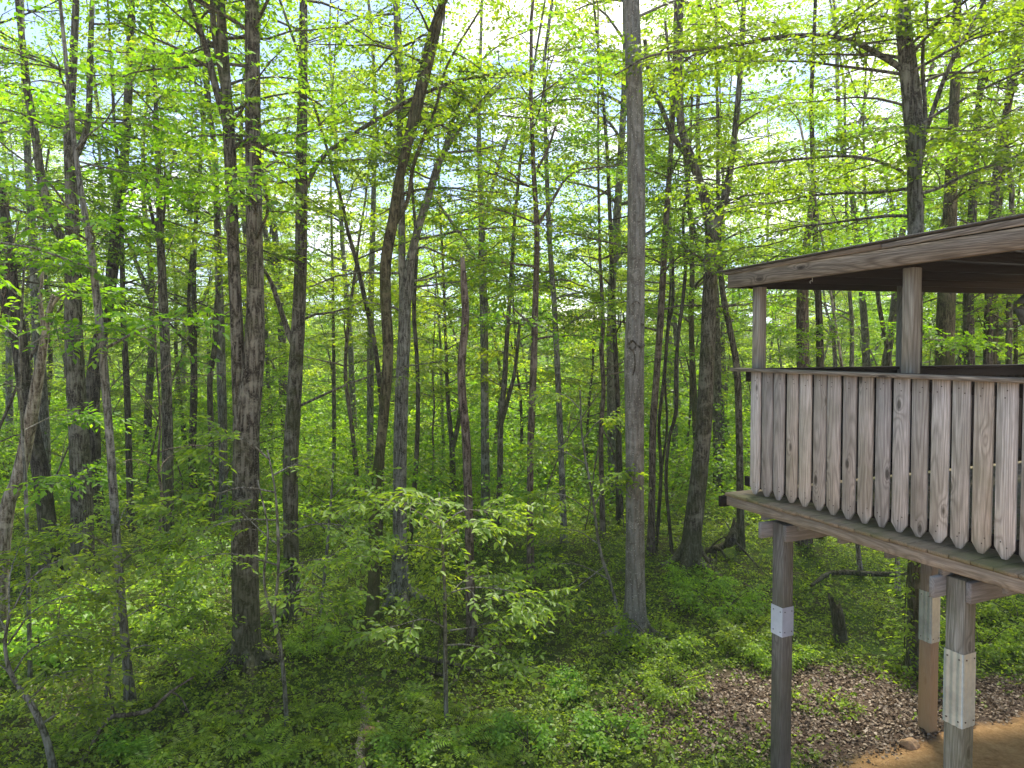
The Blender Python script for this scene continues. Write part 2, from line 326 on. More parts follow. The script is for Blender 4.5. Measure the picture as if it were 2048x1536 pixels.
def crom(pts, n):
    """smooth curve through the points (with any number of columns), n samples per span"""
    p = np.asarray(pts, float)
    if len(p) < 3: 
        t = np.linspace(0, 1, n + 1)[:, None]; return p[0] * (1 - t) + p[-1] * t
    q = np.vstack([2 * p[0] - p[1], p, 2 * p[-1] - p[-2]])
    out = []
    for i in range(1, len(q) - 2):
        t = np.linspace(0, 1, n, endpoint=False)[:, None]
        a, b, c, d = q[i - 1], q[i], q[i + 1], q[i + 2]
        out.append(0.5 * (2 * b + (c - a) * t + (2 * a - 5 * b + 4 * c - d) * t ** 2 + (3 * b - 3 * c + d - a) * t ** 3))
    out.append(p[-1:]); return np.vstack(out)
def tube(geo, pts, rad, sides=8, lump=0.0, rng=None, jag=False):
    pts = np.asarray(pts, float); rad = np.asarray(rad, float); n = len(pts)
    T = np.gradient(pts, axis=0); T /= np.linalg.norm(T, axis=1)[:, None] + 1e-9
    ref = np.array([1.0, 0.0, 0.0]) if abs(T[0][0]) < 0.8 else np.array([0, 1.0, 0])
    A = np.cross(T, ref); A /= np.linalg.norm(A, axis=1)[:, None] + 1e-9
    B = np.cross(T, A)
    th = np.linspace(0, 2 * np.pi, sides, endpoint=False)
    r = np.repeat(rad[:, None], sides, 1)
    if lump and rng is not None:
        ph = rng.uniform(0, 6.28, 4); h = np.cumsum(np.r_[0, np.linalg.norm(np.diff(pts, axis=0), axis=1)])[:, None]
        r = r * (1 + lump * (np.sin(2 * th + ph[0] + 0.5 * h) + 0.7 * np.sin(3 * th + ph[1] - 0.8 * h) + 0.5 * np.sin(5 * th + ph[2] + 1.7 * h)) + lump * 0.8 * rng.normal(0, 1, r.shape) * 0.5)
    V = pts[:, None, :] + r[..., None] * (np.cos(th)[None, :, None] * A[:, None, :] + np.sin(th)[None, :, None] * B[:, None, :])
    if jag and rng is not None:
        V[-1] += T[-1] * rng.uniform(-1, 1.5, sides)[:, None] * rad[-1] * 1.6
    V = V.reshape(-1, 3)
    i = np.arange(n - 1)[:, None] * sides; j = np.arange(sides)[None, :]; k = (j + 1) % sides
    f = np.stack([i + j, i + k, i + sides + k, i + sides + j], -1).reshape(-1, 4)
    V = np.vstack([V, pts[-1] - T[-1] * (rad[-1] * (1.0 if jag else 0)), pts[0]])
    e = (n - 1) * sides; c = len(V) - 2
    cap = [[e + a, e + (a + 1) % sides, e + (a + 2) % sides, c] for a in range(0, sides - 1, 2)]
    geo.add(V, np.vstack([f, np.array(cap)]))

def leaves_from_twigs(tw, per, size, rng, fine=False, width=0.55, flat=0.38, droop=0.2):
    """tw: rows of base xyz, dir xyz, length. Leaves sit alternately on both sides of each twig."""
    tw = np.asarray(tw, float)
    if len(tw) == 0: return np.zeros((0, 3)), np.zeros((0, 4), int)
    k = len(tw); b = tw[:, None, :3]; d = tw[:, None, 3:6]; ln = tw[:, None, 6:7]
    t = (np.arange(per) + 0.6) / per
    t = t[None, :, None] + rng.uniform(-0.06, 0.06, (k, per, 1))
    side = np.where(np.arange(per) % 2 == 0, 1.0, -1.0)[None, :, None]
    up = np.array([0, 0, 1.0]) + rng.normal(0, 0.25, (k, 1, 3)); up /= np.linalg.norm(up, axis=-1, keepdims=True)
    lat = np.cross(up, d); lat /= np.linalg.norm(lat, axis=-1, keepdims=True) + 1e-9
    base = b + d * ln * t + np.array([0, 0, -1.0]) * droop * ln * t * t
    ang = rng.normal(0.95, 0.25, (k, per, 1)); ang[:, -1] *= 0.2
    ld = d * np.cos(ang) + lat * side * np.sin(ang) + rng.normal(0, 0.22, (k, per, 3)) + np.array([0, 0, -0.25])
    ld /= np.linalg.norm(ld, axis=-1, keepdims=True)
    nrm = np.broadcast_to(up, ld.shape) + rng.normal(0, flat, (k, per, 3))
    lw = np.cross(nrm, ld); lw /= np.linalg.norm(lw, axis=-1, keepdims=True) + 1e-9
    nn = np.cross(ld, lw)
    s = size * rng.uniform(0.6, 1.2, (k, per, 1))
    base = base.reshape(-1, 3); ld = ld.reshape(-1, 3); lw = lw.reshape(-1, 3); nn = nn.reshape(-1, 3); s = s.reshape(-1, 1)
    w_ = width * 0.5 * s
    m = len(base)
    if fine:
        v = np.stack([base, base + ld * s * 0.3 + lw * w_ + nn * s * .08, base + ld * s * 0.68 + lw * w_ * 0.8 + nn * s * .05, base + ld * s - nn * s * 0.12,
                      base + ld * s * 0.68 - lw * w_ * 0.8 + nn * s * .05, base + ld * s * 0.3 - lw * w_ + nn * s * .08], 1).reshape(-1, 3)
        i = np.arange(m)[:, None] * 6
        f = np.stack([i + np.array([[0, 1, 2, 3]]), i + np.array([[0, 3, 4, 5]])], 1).reshape(-1, 4)
    else:
        v = np.stack([base, base + ld * s * 0.42 + lw * w_ + nn * s * .07, base + ld * s - nn * s * 0.1, base + ld * s * 0.42 - lw * w_ + nn * s * .07], 1).reshape(-1, 3)
        f = np.arange(m)[:, None] * 4 + np.array([[0, 1, 2, 3]])
    return v, f

def limb(B, tw, p, az, el, length, r0, rng, sec=6, twigs=5, tl=0.35, curve=None, sides=5, flatten=0.75, taper=0.25, start=0.2):
    n = 7
    if curve is None:
        pts = [np.array(p, float)]; a, e = az, el
        for i in range(n - 1):
            d = np.array([math.cos(e) * math.cos(a), math.cos(e) * math.sin(a), math.sin(e)])
            pts.append(pts[-1] + d * length / (n - 1))
            a += rng.normal(0, 0.16); e = e * flatten + rng.normal(0, 0.10)
        pts = np.array(pts)
    else:
        pts = np.asarray(curve, float); n = len(pts)
        length = np.linalg.norm(np.diff(pts, axis=0), axis=1).sum()
    rad = r0 * np.linspace(1, taper, n)
    tube(B, pts, rad, sides)
    for i in range(sec):
        t = start + (1 - start) * (i + rng.uniform(0.1, 0.9)) / sec
        x = t * (n - 1); j = min(int(x), n - 2); q = pts[j] + (pts[j + 1] - pts[j]) * (x - j)
        d0 = pts[j + 1] - pts[j]; a0 = math.atan2(d0[1], d0[0])
        sd = 1 if i % 2 else -1
        a = a0 + sd * rng.uniform(0.5, 1.1); L2 = length * rng.uniform(0.28, 0.5) * (1.15 - 0.7 * t)
        e = rng.normal(0.1, 0.32)
        sp = [q]
        for k in range(3):
            d = np.array([math.cos(e) * math.cos(a), math.cos(e) * math.sin(a), math.sin(e)])
            sp.append(sp[-1] + d * L2 / 3); a += rng.normal(0, 0.2); e -= 0.07
        sp = np.array(sp); rr = r0 * (0.45 - 0.25 * t)
        tube(B, sp, rr * np.array([1, .75, .5, .25]), 4)
        add_twigs(tw, sp, twigs, tl, rng)
    add_twigs(tw, pts[n // 2:], twigs, tl, rng)
    return pts
def add_twigs(tw, sp, m, tl, rng, B=None):
    n = len(sp)
    for k in range(m):
        t = 0.2 + 0.8 * (k + rng.uniform(0, 1)) / m
        x = min(t, 0.999) * (n - 1); j = int(x); q = sp[j] + (sp[j + 1] - sp[j]) * (x - j)
        d0 = sp[j + 1] - sp[j]; a = math.atan2(d0[1], d0[0]) + (1 if k % 2 else -1) * rng.uniform(0.3, 1.2)
        e = rng.normal(0.0, 0.28)
        tw.append([*q, math.cos(e) * math.cos(a), math.cos(e) * math.sin(a), math.sin(e), tl * rng.uniform(0.6, 1.3)])
    d0 = sp[-1] - sp[-2]; d0 = d0 / (np.linalg.norm(d0) + 1e-9)
    tw.append([*sp[-1], *d0, tl])
def twig_tubes(B, tw, r=0.003):
    for t in tw:
        p = np.array(t[:3]); d = np.array(t[3:6]) * t[6]
        tube(B, np.array([p, p + d * .5 + [0, 0, -.04 * t[6]], p + d + [0, 0, -.15 * t[6]]]), [r, r * .8, r * .4], 3)

# ------------------------------------------------------------------ ground
def build_ground():
    ys = np.r_[np.linspace(-14, 2, 17), np.linspace(2.25, 30, 112), np.geomspace(31, 420, 50)]
    xs = np.r_[-np.geomspace(300, 16, 26), np.linspace(-15.5, 15.5, 125), np.geomspace(16, 300, 26)]
    X, Y = np.meshgrid(xs, ys); Z = gz(X, Y)
    rng = np.random.default_rng(3)
    Z = Z + np.where(np.hypot(X, Y) < 30, rng.normal(0, 0.008, Z.shape), 0)
    Z = Z + 0.10 * np.clip(in_dirt(X, Y) * 1.2, 0, 1)
    V = np.stack([X, Y, Z], -1).reshape(-1, 3); c = len(xs)
    i = np.arange(len(ys) - 1)[:, None] * c; j = np.arange(c - 1)[None, :]
    f = np.stack([i + j, i + j + 1, i + c + j + 1, i + c + j], -1).reshape(-1, 4)
    o = link('ground', mesh_np('ground', V, f, ground_mat()))
    tag(o, 'forest floor of dark soil, green growth, leaf litter and orange clay', 'ground', None, 'structure')
build_ground()

# ------------------------------------------------------------------ the covered deck
UX, UY = 0.404, -0.915          # along the front edge, towards the camera
D0 = P(1451, 985, 6.45)
def dk(u, v, z): return np.array([D0[0] + UX * u - UY * v, D0[1] + UY * u + UX * v, z])
deck = thing('covered_deck', 'raised weathered grey wooden porch with picket railing and sloping roof on tall posts', 'porch', (D0[0], D0[1], 0))
deck.rotation_euler = (0, 0, math.atan2(UY, UX))      # local X = u, local Y = v
ZD = D0[2]                                            # deck top
U1 = 5.2; VW = 4.6
def dpart(name, a, b, mat, parent=deck, label=None, bev=0.004, geo=None):
    """box a..b in deck coordinates, origin at its own base so that grain runs from there"""
    a = np.array(a, float); b = np.array(b, float); c = (a + b) / 2; c[2] = a[2]
    g = Geo(); g.box(a - c, b - c)
    if geo: geo(g, c)
    me = g.mesh(name, mat, False)
    o = link(name, me, parent, c)
    if bev:
        m = o.modifiers.new('bevel', 'BEVEL'); m.width = bev; m.segments = 1
    if label: o['label'] = label
    return o
rd = random.Random(5)
# floor boards run along v, ends seen at the front edge; one slab pattern
g = Geo(); u = 0.0
while u < U1:
    wd = 0.138
    g.box((u, -rd.uniform(0.002, 0.014), ZD - 0.028 + rd.uniform(-.002, .002)), (u + wd, VW, ZD + rd.uniform(-.002, .003))); u += wd + 0.005
o = link('floor_boards', g.mesh('floor_boards', W_DECK, False), deck)
o.modifiers.new('bevel', 'BEVEL').width = 0.004
dpart('front_fascia', (0, 0.012, ZD - 0.118), (U1, 0.052, ZD - 0.032), W_BEAM)
dpart('side_rim', (-0.042, -0.05, ZD - 0.135), (-0.002, VW, ZD - 0.032), W_DARK)
u = 0.4
while u < U1:
    dpart('joist', (u, 0.056, ZD - 0.17), (u + 0.038, VW, ZD - 0.032), W_JOIST, bev=0); u += 0.41
# lower posts and the doubled beams
def uv(px, py, Y):
    p = P(px, py, Y); d = p - D0
    return d[0] * UX + d[1] * UY, d[0] * -UY + d[1] * UX, p[2]
PW = 0.124
uL, vL = 0.494, 0.104; uB, vB = 2.072, 0.09; BT = ZD - 0.174; vA = 1.97
def sleeve(post, u0, v0, zt, zb, mat, corr, label):
    g = Geo(); t = 0.004; H = zt - zb; e = PW / 2 + t
    # profile on the two visible faces (front -v and side +u), wrapped round all four
    prof = []
    def face(p, q, nx, ny, amp):
        n = 15 if amp else 2
        for i in range(n):
            k = i / (n - 1); s = amp * (0.5 - 0.5 * math.cos(k * 2 * math.pi * 3)) if amp else 0
            prof.append((p[0] + (q[0] - p[0]) * k + nx * s, p[1] + (q[1] - p[1]) * k + ny * s))
    face((-e, -e), (e, -e), 0, -1, corr); face((e, -e), (e, e), 1, 0, corr * .4); face((e, e), (-e, e), 0, 1, 0); face((-e, e), (-e, -e), -1, 0, 0)
    n = len(prof)
    V = [(x, y, z) for z in (0, H) for x, y in prof]
    f = [[i, (i + 1) % n, n + (i + 1) % n, n + i] for i in range(n)]
    g.add(V, f)
    s_ = link('metal_sleeve', g.mesh('metal_sleeve', mat, False), post, (0, 0, zb - post.location.z)); s_['label'] = label
    sc = Geo()
    for z in (0.04, H - 0.04):
        for a in (-0.3, 0.35):
            sc.box((a * PW - .004, -e - corr - .004, z - .004), (a * PW + .004, -e + .001, z + .004))
            sc.box((e - .001, a * PW - .004, z - .004), (e + corr * .4 + .004, a * PW + .004, z + .004))
    sp = link('screws', sc.mesh('screws', SCREW, False), post, (0, 0, zb - post.location.z))
for (u0, v0, zb, mat, nm) in ((uL, vL, -0.1, W_LEG, 'L'), (uB, vB, -0.1, W_LEG, 'B'), (uL, vL + vA, -0.1, W_LEGD, 'A'), (uB, vB + vA, -0.1, W_LEGD, 'C'), (uB + 1.6, vB, -0.1, W_LEG, 'D'),(uB + 1.6, vB + vA, -0.1, W_LEGD, 'E')):
    lab = {'L': 'tall greyish support post with a plain white metal band', 'B': 'thick knotty grey support post with corrugated metal sleeve', 'A': 'rear support post stained orange with clay at its foot'}.get(nm)
    p = dpart('support_post', (u0, v0, zb), (u0 + PW, v0 + PW, BT - 0.0), mat, label=lab)
    if nm == 'L': sleeve(p, u0, v0, P(1568, 1210, 6.0)[2], P(1568, 1268, 6.0)[2], SHEET, 0, 'plain whitish sheet metal band')
    if nm == 'B': sleeve(p, u0, v0, P(1920, 1300, 4.55)[2], P(1920, 1446, 4.55)[2], GALV, 0.007, 'corrugated galvanised sleeve')
    if nm == 'A': sleeve(p, u0, v0, P(1861, 1182, 6.78)[2], P(1861, 1282, 6.78)[2], GALV, 0.007, 'corrugated galvanised sleeve')
BH = 0.14
for u0 in (uL, uB, uB + 1.6):
    dpart('support_beam', (u0 - 0.042, vL - 0.13, BT - BH), (u0 - 0.003, VW, BT), W_JOIST)
    dpart('support_beam', (u0 + PW + 0.003, vL - 0.01, BT - BH - 0.005), (u0 + PW + 0.042, VW, BT - 0.004), W_JOIST)
# railing
ZR = EYE - 0.18; VP_ = 0.115
dpart('rail_cap', (-0.02, 0.055, ZR - 0.03), (U1, 0.225, ZR), W_ROOF)
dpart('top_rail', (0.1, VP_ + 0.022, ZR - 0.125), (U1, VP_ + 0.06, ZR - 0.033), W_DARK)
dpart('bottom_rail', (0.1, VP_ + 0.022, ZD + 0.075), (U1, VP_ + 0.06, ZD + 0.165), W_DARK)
def picket(u0, v0, wd, along='u'):
    g = Geo(); t = 0.019; zt = ZR - 0.031 - ZD; z0 = 0.028 + rd.uniform(-.006, .006); k = wd / 2; tip = 0.016
    h1 = z0 + rd.uniform(.058, .078); c1 = rd.uniform(.62, .68)
    prof = [(-tip, z0), (tip, z0), (k * c1, z0 + (h1 - z0) * .52), (k, h1), (k, zt), (-k, zt), (-k, h1), (-k * c1, z0 + (h1 - z0) * .52)]
    m = len(prof); V = [(x, 0, z) for x, z in prof] + [(x, t, z) for x, z in prof]
    if along == 'v': V = [(y, -x, z) for x, y, z in V]
    f = [[0, 1, 2, 7], [7, 2, 3, 6], [6, 3, 4, 5], [15, 10, 9, 8], [14, 11, 10, 15], [13, 12, 11, 14]] + [[(i + 1) % m, i, m + i, m + (i + 1) % m] for i in range(m)]
    g.add(V, f)
    o = link('picket', g.mesh('picket', W_PICKET, False), deck, (u0, v0, ZD)); o.rotation_euler = (0, rd.uniform(-.004, .004), 0)
    b = o.modifiers.new('bevel', 'BEVEL'); b.width = 0.0025; b.segments = 1
    ng = Geo()
    for z in (.10, .14, zt - .05, zt - .09):
        x = rd.uniform(-.03, .03); z += rd.uniform(-.01, .01); ng.box((x - .0035, -.0025, z - .0035), (x + .0035, .003, z + .0035))
    link('nails', ng.mesh('nails', SCREW, False), o)
    return o
u = 0.186 - 0.0 + 0.064
for i in range(33):
    wd = rd.uniform(0.114, 0.124); picket(u, VP_ + rd.uniform(-.003, .003), wd); u += 0.1448
# side railing along v (shade on its inner face is put into the dark wood colour)
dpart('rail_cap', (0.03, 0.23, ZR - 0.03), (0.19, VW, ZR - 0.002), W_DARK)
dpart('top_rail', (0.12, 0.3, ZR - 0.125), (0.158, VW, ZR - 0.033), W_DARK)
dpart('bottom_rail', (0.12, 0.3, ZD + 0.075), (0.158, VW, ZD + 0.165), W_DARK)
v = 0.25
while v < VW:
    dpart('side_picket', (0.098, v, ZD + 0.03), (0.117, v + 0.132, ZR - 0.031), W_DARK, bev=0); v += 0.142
# roof posts
def roof_h(u, v): return EYE + 0.570 + 0.0115 * u + 0.02 * v       # underside of the front beam and of the ceiling edge
for (u0, v0) in ((0.14, 0.175), (1.65, 0.175), (3.4, 0.175), (0.14, 2.13), (0.20, 4.3)):
    dpart('roof_post', (u0, v0, (ZR + 0.001) if v0 < 1 else ZD), (u0 + 0.089, v0 + 0.089, roof_h(u0, v0) + (-0.002 if v0 < 1 else 0.1)), W_POST)
def sloped(name, a, b, z0, z1, mat, bev=0.004):
    """prism a..b in plan, its underside z0 and top z1 above the sloping roof plane"""
    g = Geo(); c = np.array([(a[0] + b[0]) / 2, (a[1] + b[1]) / 2, roof_h((a[0] + b[0]) / 2, (a[1] + b[1]) / 2)])
    V = [(x - c[0], y - c[1], roof_h(x, y) + dz(x) - c[2]) for x in (a[0], b[0]) for y in (a[1], b[1]) for dz in (z0, z1)]
    g.add(V, [[0, 1, 3, 2], [4, 6, 7, 5], [0, 4, 5, 1], [2, 3, 7, 6], [0, 2, 6, 4], [1, 5, 7, 3]])
    o = link(name, g.mesh(name, mat, False), deck, c)
    if bev: o.modifiers.new('bevel', 'BEVEL').width = bev
    return o
K = lambda c, m=0.0: (lambda u: c + m * u)
sloped('roof_beam', (0.0, 0.0), (U1, 0.04), K(0), K(0.135, -0.001), W_ROOF)
sloped('roof_trim', (-0.02, -0.022), (1.62, -0.002), K(0.128, .004), K(0.155, 0.012), W_ROOF)
sloped('roof_trim', (1.625, -0.020), (U1, -0.002), K(0.128, .004), K(0.153, 0.012), W_ROOF)
sloped('roof_covering', (-0.09, -0.05), (U1, VW + 0.1), K(0.16, 0.012), K(0.172, 0.0125), SHINGLE, 0.002)
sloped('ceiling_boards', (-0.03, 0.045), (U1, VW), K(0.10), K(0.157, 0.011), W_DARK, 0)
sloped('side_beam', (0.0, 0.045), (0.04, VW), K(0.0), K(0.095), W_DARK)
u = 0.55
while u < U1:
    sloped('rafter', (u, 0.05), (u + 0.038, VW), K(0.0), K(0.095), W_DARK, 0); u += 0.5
g = Geo(); hp = []
for i in range(14):
    a = i / 13 * 4.2; hp.append((0.012 * math.cos(a), 0, -0.03 + 0.012 * math.sin(a) - (0.0)))
tube(g, np.array([(0.012, 0, 0.01)] + hp), np.full(15, 0.0022), 5)
link('ceiling_hook', g.mesh('ceiling_hook', GALV), deck, (0.93, 0.055, roof_h(.93, .05) - 0.002))
# a stone at the foot of the clay covered post
def stone(px, py, s, label, seed, mat=ROCK):
    rng = np.random.default_rng(seed); import bmesh
    bm = bmesh.new(); bmesh.ops.create_icosphere(bm, subdivisions=3, radius=1)
    ph = rng.uniform(0, 6, (6, 3)); fr = rng.normal(0, 2.2, (6, 3))
    for v in bm.verts:
        c = np.array(v.co); k = 1 + 0.12 * sum(math.sin(fr[i] @ c + ph[i][0]) for i in range(6)) * 0.6
        v.co = Vector((c[0] * s[0] * k, c[1] * s[1] * k, c[2] * s[2] * k))
    me = bpy.data.meshes.new('stone'); bm.to_mesh(me); bm.free(); me.materials.append(mat)
    p = G(px, py); o = link('stone', me, None, (p[0], p[1], p[2] + s[2] * 0.35)); tag(o, label, 'stone'); return o
stone(1820, 1494, (0.085, 0.07, 0.055), 'tan stone at the foot of the clay stained porch post', 1)
stone(745, 1470, (0.10, 0.08, 0.06), 'small tan stone beside the rotten fallen log', 2)

# wooden feeder hanging at the far right under the porch roof
fp = P(2060, 622, 4.9)
fd = thing('bird_feeder', 'brown wooden hanging feeder with peaked roof under the porch roof', 'bird feeder', tuple(fp))
g = Geo(); g.add([(-.075, -.07, .055), (.075, -.07, .055), (.075, .07, .055), (-.075, .07, .055), (0, -.07, .125), (0, .07, .125)],
                 [[0, 3, 2, 1], [0, 4, 5, 3], [1, 2, 5, 4], [0, 1, 4, 4], [2, 3, 5, 5]])
v = np.concatenate(g.v); link('feeder_roof', mesh_np('feeder_roof', v, [[0, 3, 2, 1], [0, 4, 5, 3], [1, 2, 5, 4]], W_POST, False, [[0, 1, 4], [2, 3, 5]]), fd)
g = Geo(); g.box((-.075, -.075, .03 - .012), (.075, .075, .03)); link('feeder_tray', g.mesh('feeder_tray', W_POST, False), fd)
g = Geo(); g.add([(-.035, -.035, -.10), (.035, -.035, -.10), (.035, .035, -.10), (-.035, .035, -.10), (-.068, -.068, .017), (.068, -.068, .017), (.068, .068, .017), (-.068, .068, .017)],
                 [[0, 3, 2, 1], [4, 5, 6, 7], [0, 1, 5, 4], [1, 2, 6, 5], [2, 3, 7, 6], [3, 0, 4, 7]])
link('feeder_base', g.mesh('feeder_base', W_POST, False), fd)
g = Geo(); tube(g, np.array([(0, 0, .12), (0, 0, .3)]), [.002, .002], 4)
for sx in (-.045, .045): tube(g, np.array([(sx, 0, .028), (sx, 0, .06)]), [.006, .006], 5)
link('feeder_cord', g.mesh('feeder_cord', SCREW), fd)

# ------------------------------------------------------------------ trees placed by hand
def px_curve(pl, Y, dY=0.0):
    """pl rows: px, py, width in px -> xyz + radius; the curve may drift in depth"""
    out = []
    y0 = pl[0][1]
    for (x, y, w_) in pl:
        YY = Y + dY * (y0 - y) / 1000.0
        p = P(x, y, YY); out.append([*p, w_ * YY / F / 2])
    return np.array(out)
HERO_XY = []
def hero(name, label, cat, pl, bark, leafm, seed, forks=(), base=None, Y=None, dY=0.0, top=None, low=(), leafsize=0.072, limbs=8, limb_h=(3.0, 9.0), limb_l=(1.2, 2.6), crown=3, crown_l=(2.0, 3.4),
         dead=False, group=None, sides=14, fine=False, flare=1.35, per=8, lump=0.035, sec=6, twigs=4, dens=1.4):
    rng = np.random.default_rng(seed)
    if Y is None:
        b = G(pl[0][0], pl[0][1]); Y = b[1]
    tr = px_curve(pl, Y, dY)
    gbase = float(gz(tr[0][0], tr[0][1]))
    tr[0][2] = min(tr[0][2], gbase - 0.05)
    C = crom(tr, 6)
    org = np.array([tr[0][0], tr[0][1], gbase]); HERO_XY.append((org[0], org[1]))
    # carry the stem on above the frame
    if top and not dead:
        d = tr[-1][:3] - tr[-2][:3]; d /= np.linalg.norm(d); d = d * 0.6 + np.array([0, 0, 0.4]); d /= np.linalg.norm(d)
        n = max(3, int((top - C[-1][2]) / 1.2)); ext = []
        p = C[-1][:3].copy(); r = C[-1][3]
        for i in range(n):
            d = d + rng.normal(0, 0.06, 3) + [0, 0, 0.05]; d /= np.linalg.norm(d)
            p = p + d * (top - C[-1][2]) / n; ext.append([*p, max(0.02, r * (1 - 0.8 * (i + 1) / n))])
        C = np.vstack([C, ext])
    T = thing(name, label, cat, org, group)
    g = Geo(); r = C[:, 3].copy(); hgt = C[:, 2] - gbase
    r *= 1 + (flare - 1) * np.exp(-np.clip(hgt, 0, None) / 0.22)
    tube(g, C[:, :3] - org, r, sides, lump, rng, jag=dead)
    if not dead and C[0][3] > .1:                     # spreading surface roots
        for i in range(6):
            a = i * 1.05 + rng.uniform(-.3, .3); R0 = C[0][3] * 1.15; ln = R0 * rng.uniform(1.8, 3.0); dx, dy = math.cos(a), math.sin(a)
            q = [[dx * R0 * .35, dy * R0 * .35, R0 * 1.9], [dx * R0 * .95, dy * R0 * .95, R0 * .55], [dx * (R0 + ln * .4), dy * (R0 + ln * .4), .02], [dx * (R0 + ln), dy * (R0 + ln), -.06]]
            q = crom(np.c_[np.array(q), np.array([.30, .42, .26, .12]) * R0], 4); tube(g, q[:, :3], q[:, 3], 7, .06, rng)
    link('trunk', g.mesh('trunk', bark), T)
    B = Geo(); tw = []
    for fk in forks:
        fb = dict(n=8, leaf=True, bark=None); pts = fk[0]; fb.update(fk[1] if len(fk) > 1 else {})
        fc = crom(px_curve(pts, fb.get('Y', Y + dY * (pl[0][1] - pts[0][1]) / 1000), fb.get('dY', 0.0)), 5)
        if fb.get('top'):
            d = fc[-1][:3] - fc[-3][:3]; d /= np.linalg.norm(d); ext = []; p = fc[-1][:3].copy(); n = 4
            for i in range(n):
                d = d + rng.normal(0, 0.08, 3) + [0, 0, .12]; d /= np.linalg.norm(d); p = p + d * fb['top'] / n; ext.append([*p, fc[-1][3] * (1 - 0.75 * (i + 1) / n)])
            fc = np.vstack([fc, ext])
        if fb['leaf'] and not dead:
            tube(B, fc[:, :3] - org, fc[:, 3], 8, 0.03, rng)
            for i in range(fb['n']):
                k = rng.uniform(fb.get('start', 0.25), 1) * (len(fc) - 1); q = fc[int(k)]
                limb(B, tw, q[:3] - org, rng.uniform(0, 6.28), rng.uniform(-0.1, 0.6), rng.uniform(0.7, 1.7) * fb.get('l', 1), min(q[3] * 0.5, 0.02), rng, sec=4, twigs=twigs, tl=0.32)
        else: tube(B, fc[:, :3] - org, fc[:, 3], 8, 0.03, rng, jag=dead)
    if not dead:
        z = C[:, 2]
        def at_h(h):
            k = int(np.argmin(np.abs(z - gbase - h))); return C[k]
        for i in range(int(limbs * dens)):
            h = rng.uniform(*limb_h); q = at_h(h)
            limb(B, tw, q[:3] - org, rng.uniform(0, 6.28), rng.uniform(0.0, 0.6), rng.uniform(*limb_l), min(0.022, q[3] * 0.45), rng, sec=sec, twigs=twigs)
        if top:
            for i in range(crown):
                h = limb_h[1] + (top - limb_h[1]) * ((i + rng.uniform(0, 1)) / crown) ** 0.9; q = at_h(h)
                limb(B, tw, q[:3] - org, i * 2.4 + rng.normal(0, .4), rng.uniform(0.15, 0.8), rng.uniform(*crown_l) * (1.1 - 0.5 * i / crown), min(0.045, q[3] * 0.6), rng, sec=6, twigs=4, tl=0.45)
    me = B.mesh('branches', bark)
    if me: link('branches', me, T)
    if tw:
        v, f = leaves_from_twigs(tw, per, leafsize, rng, fine=fine, width=0.62)
        link('crown', mesh_np('crown', v, f, leafm, False), T)
    return T

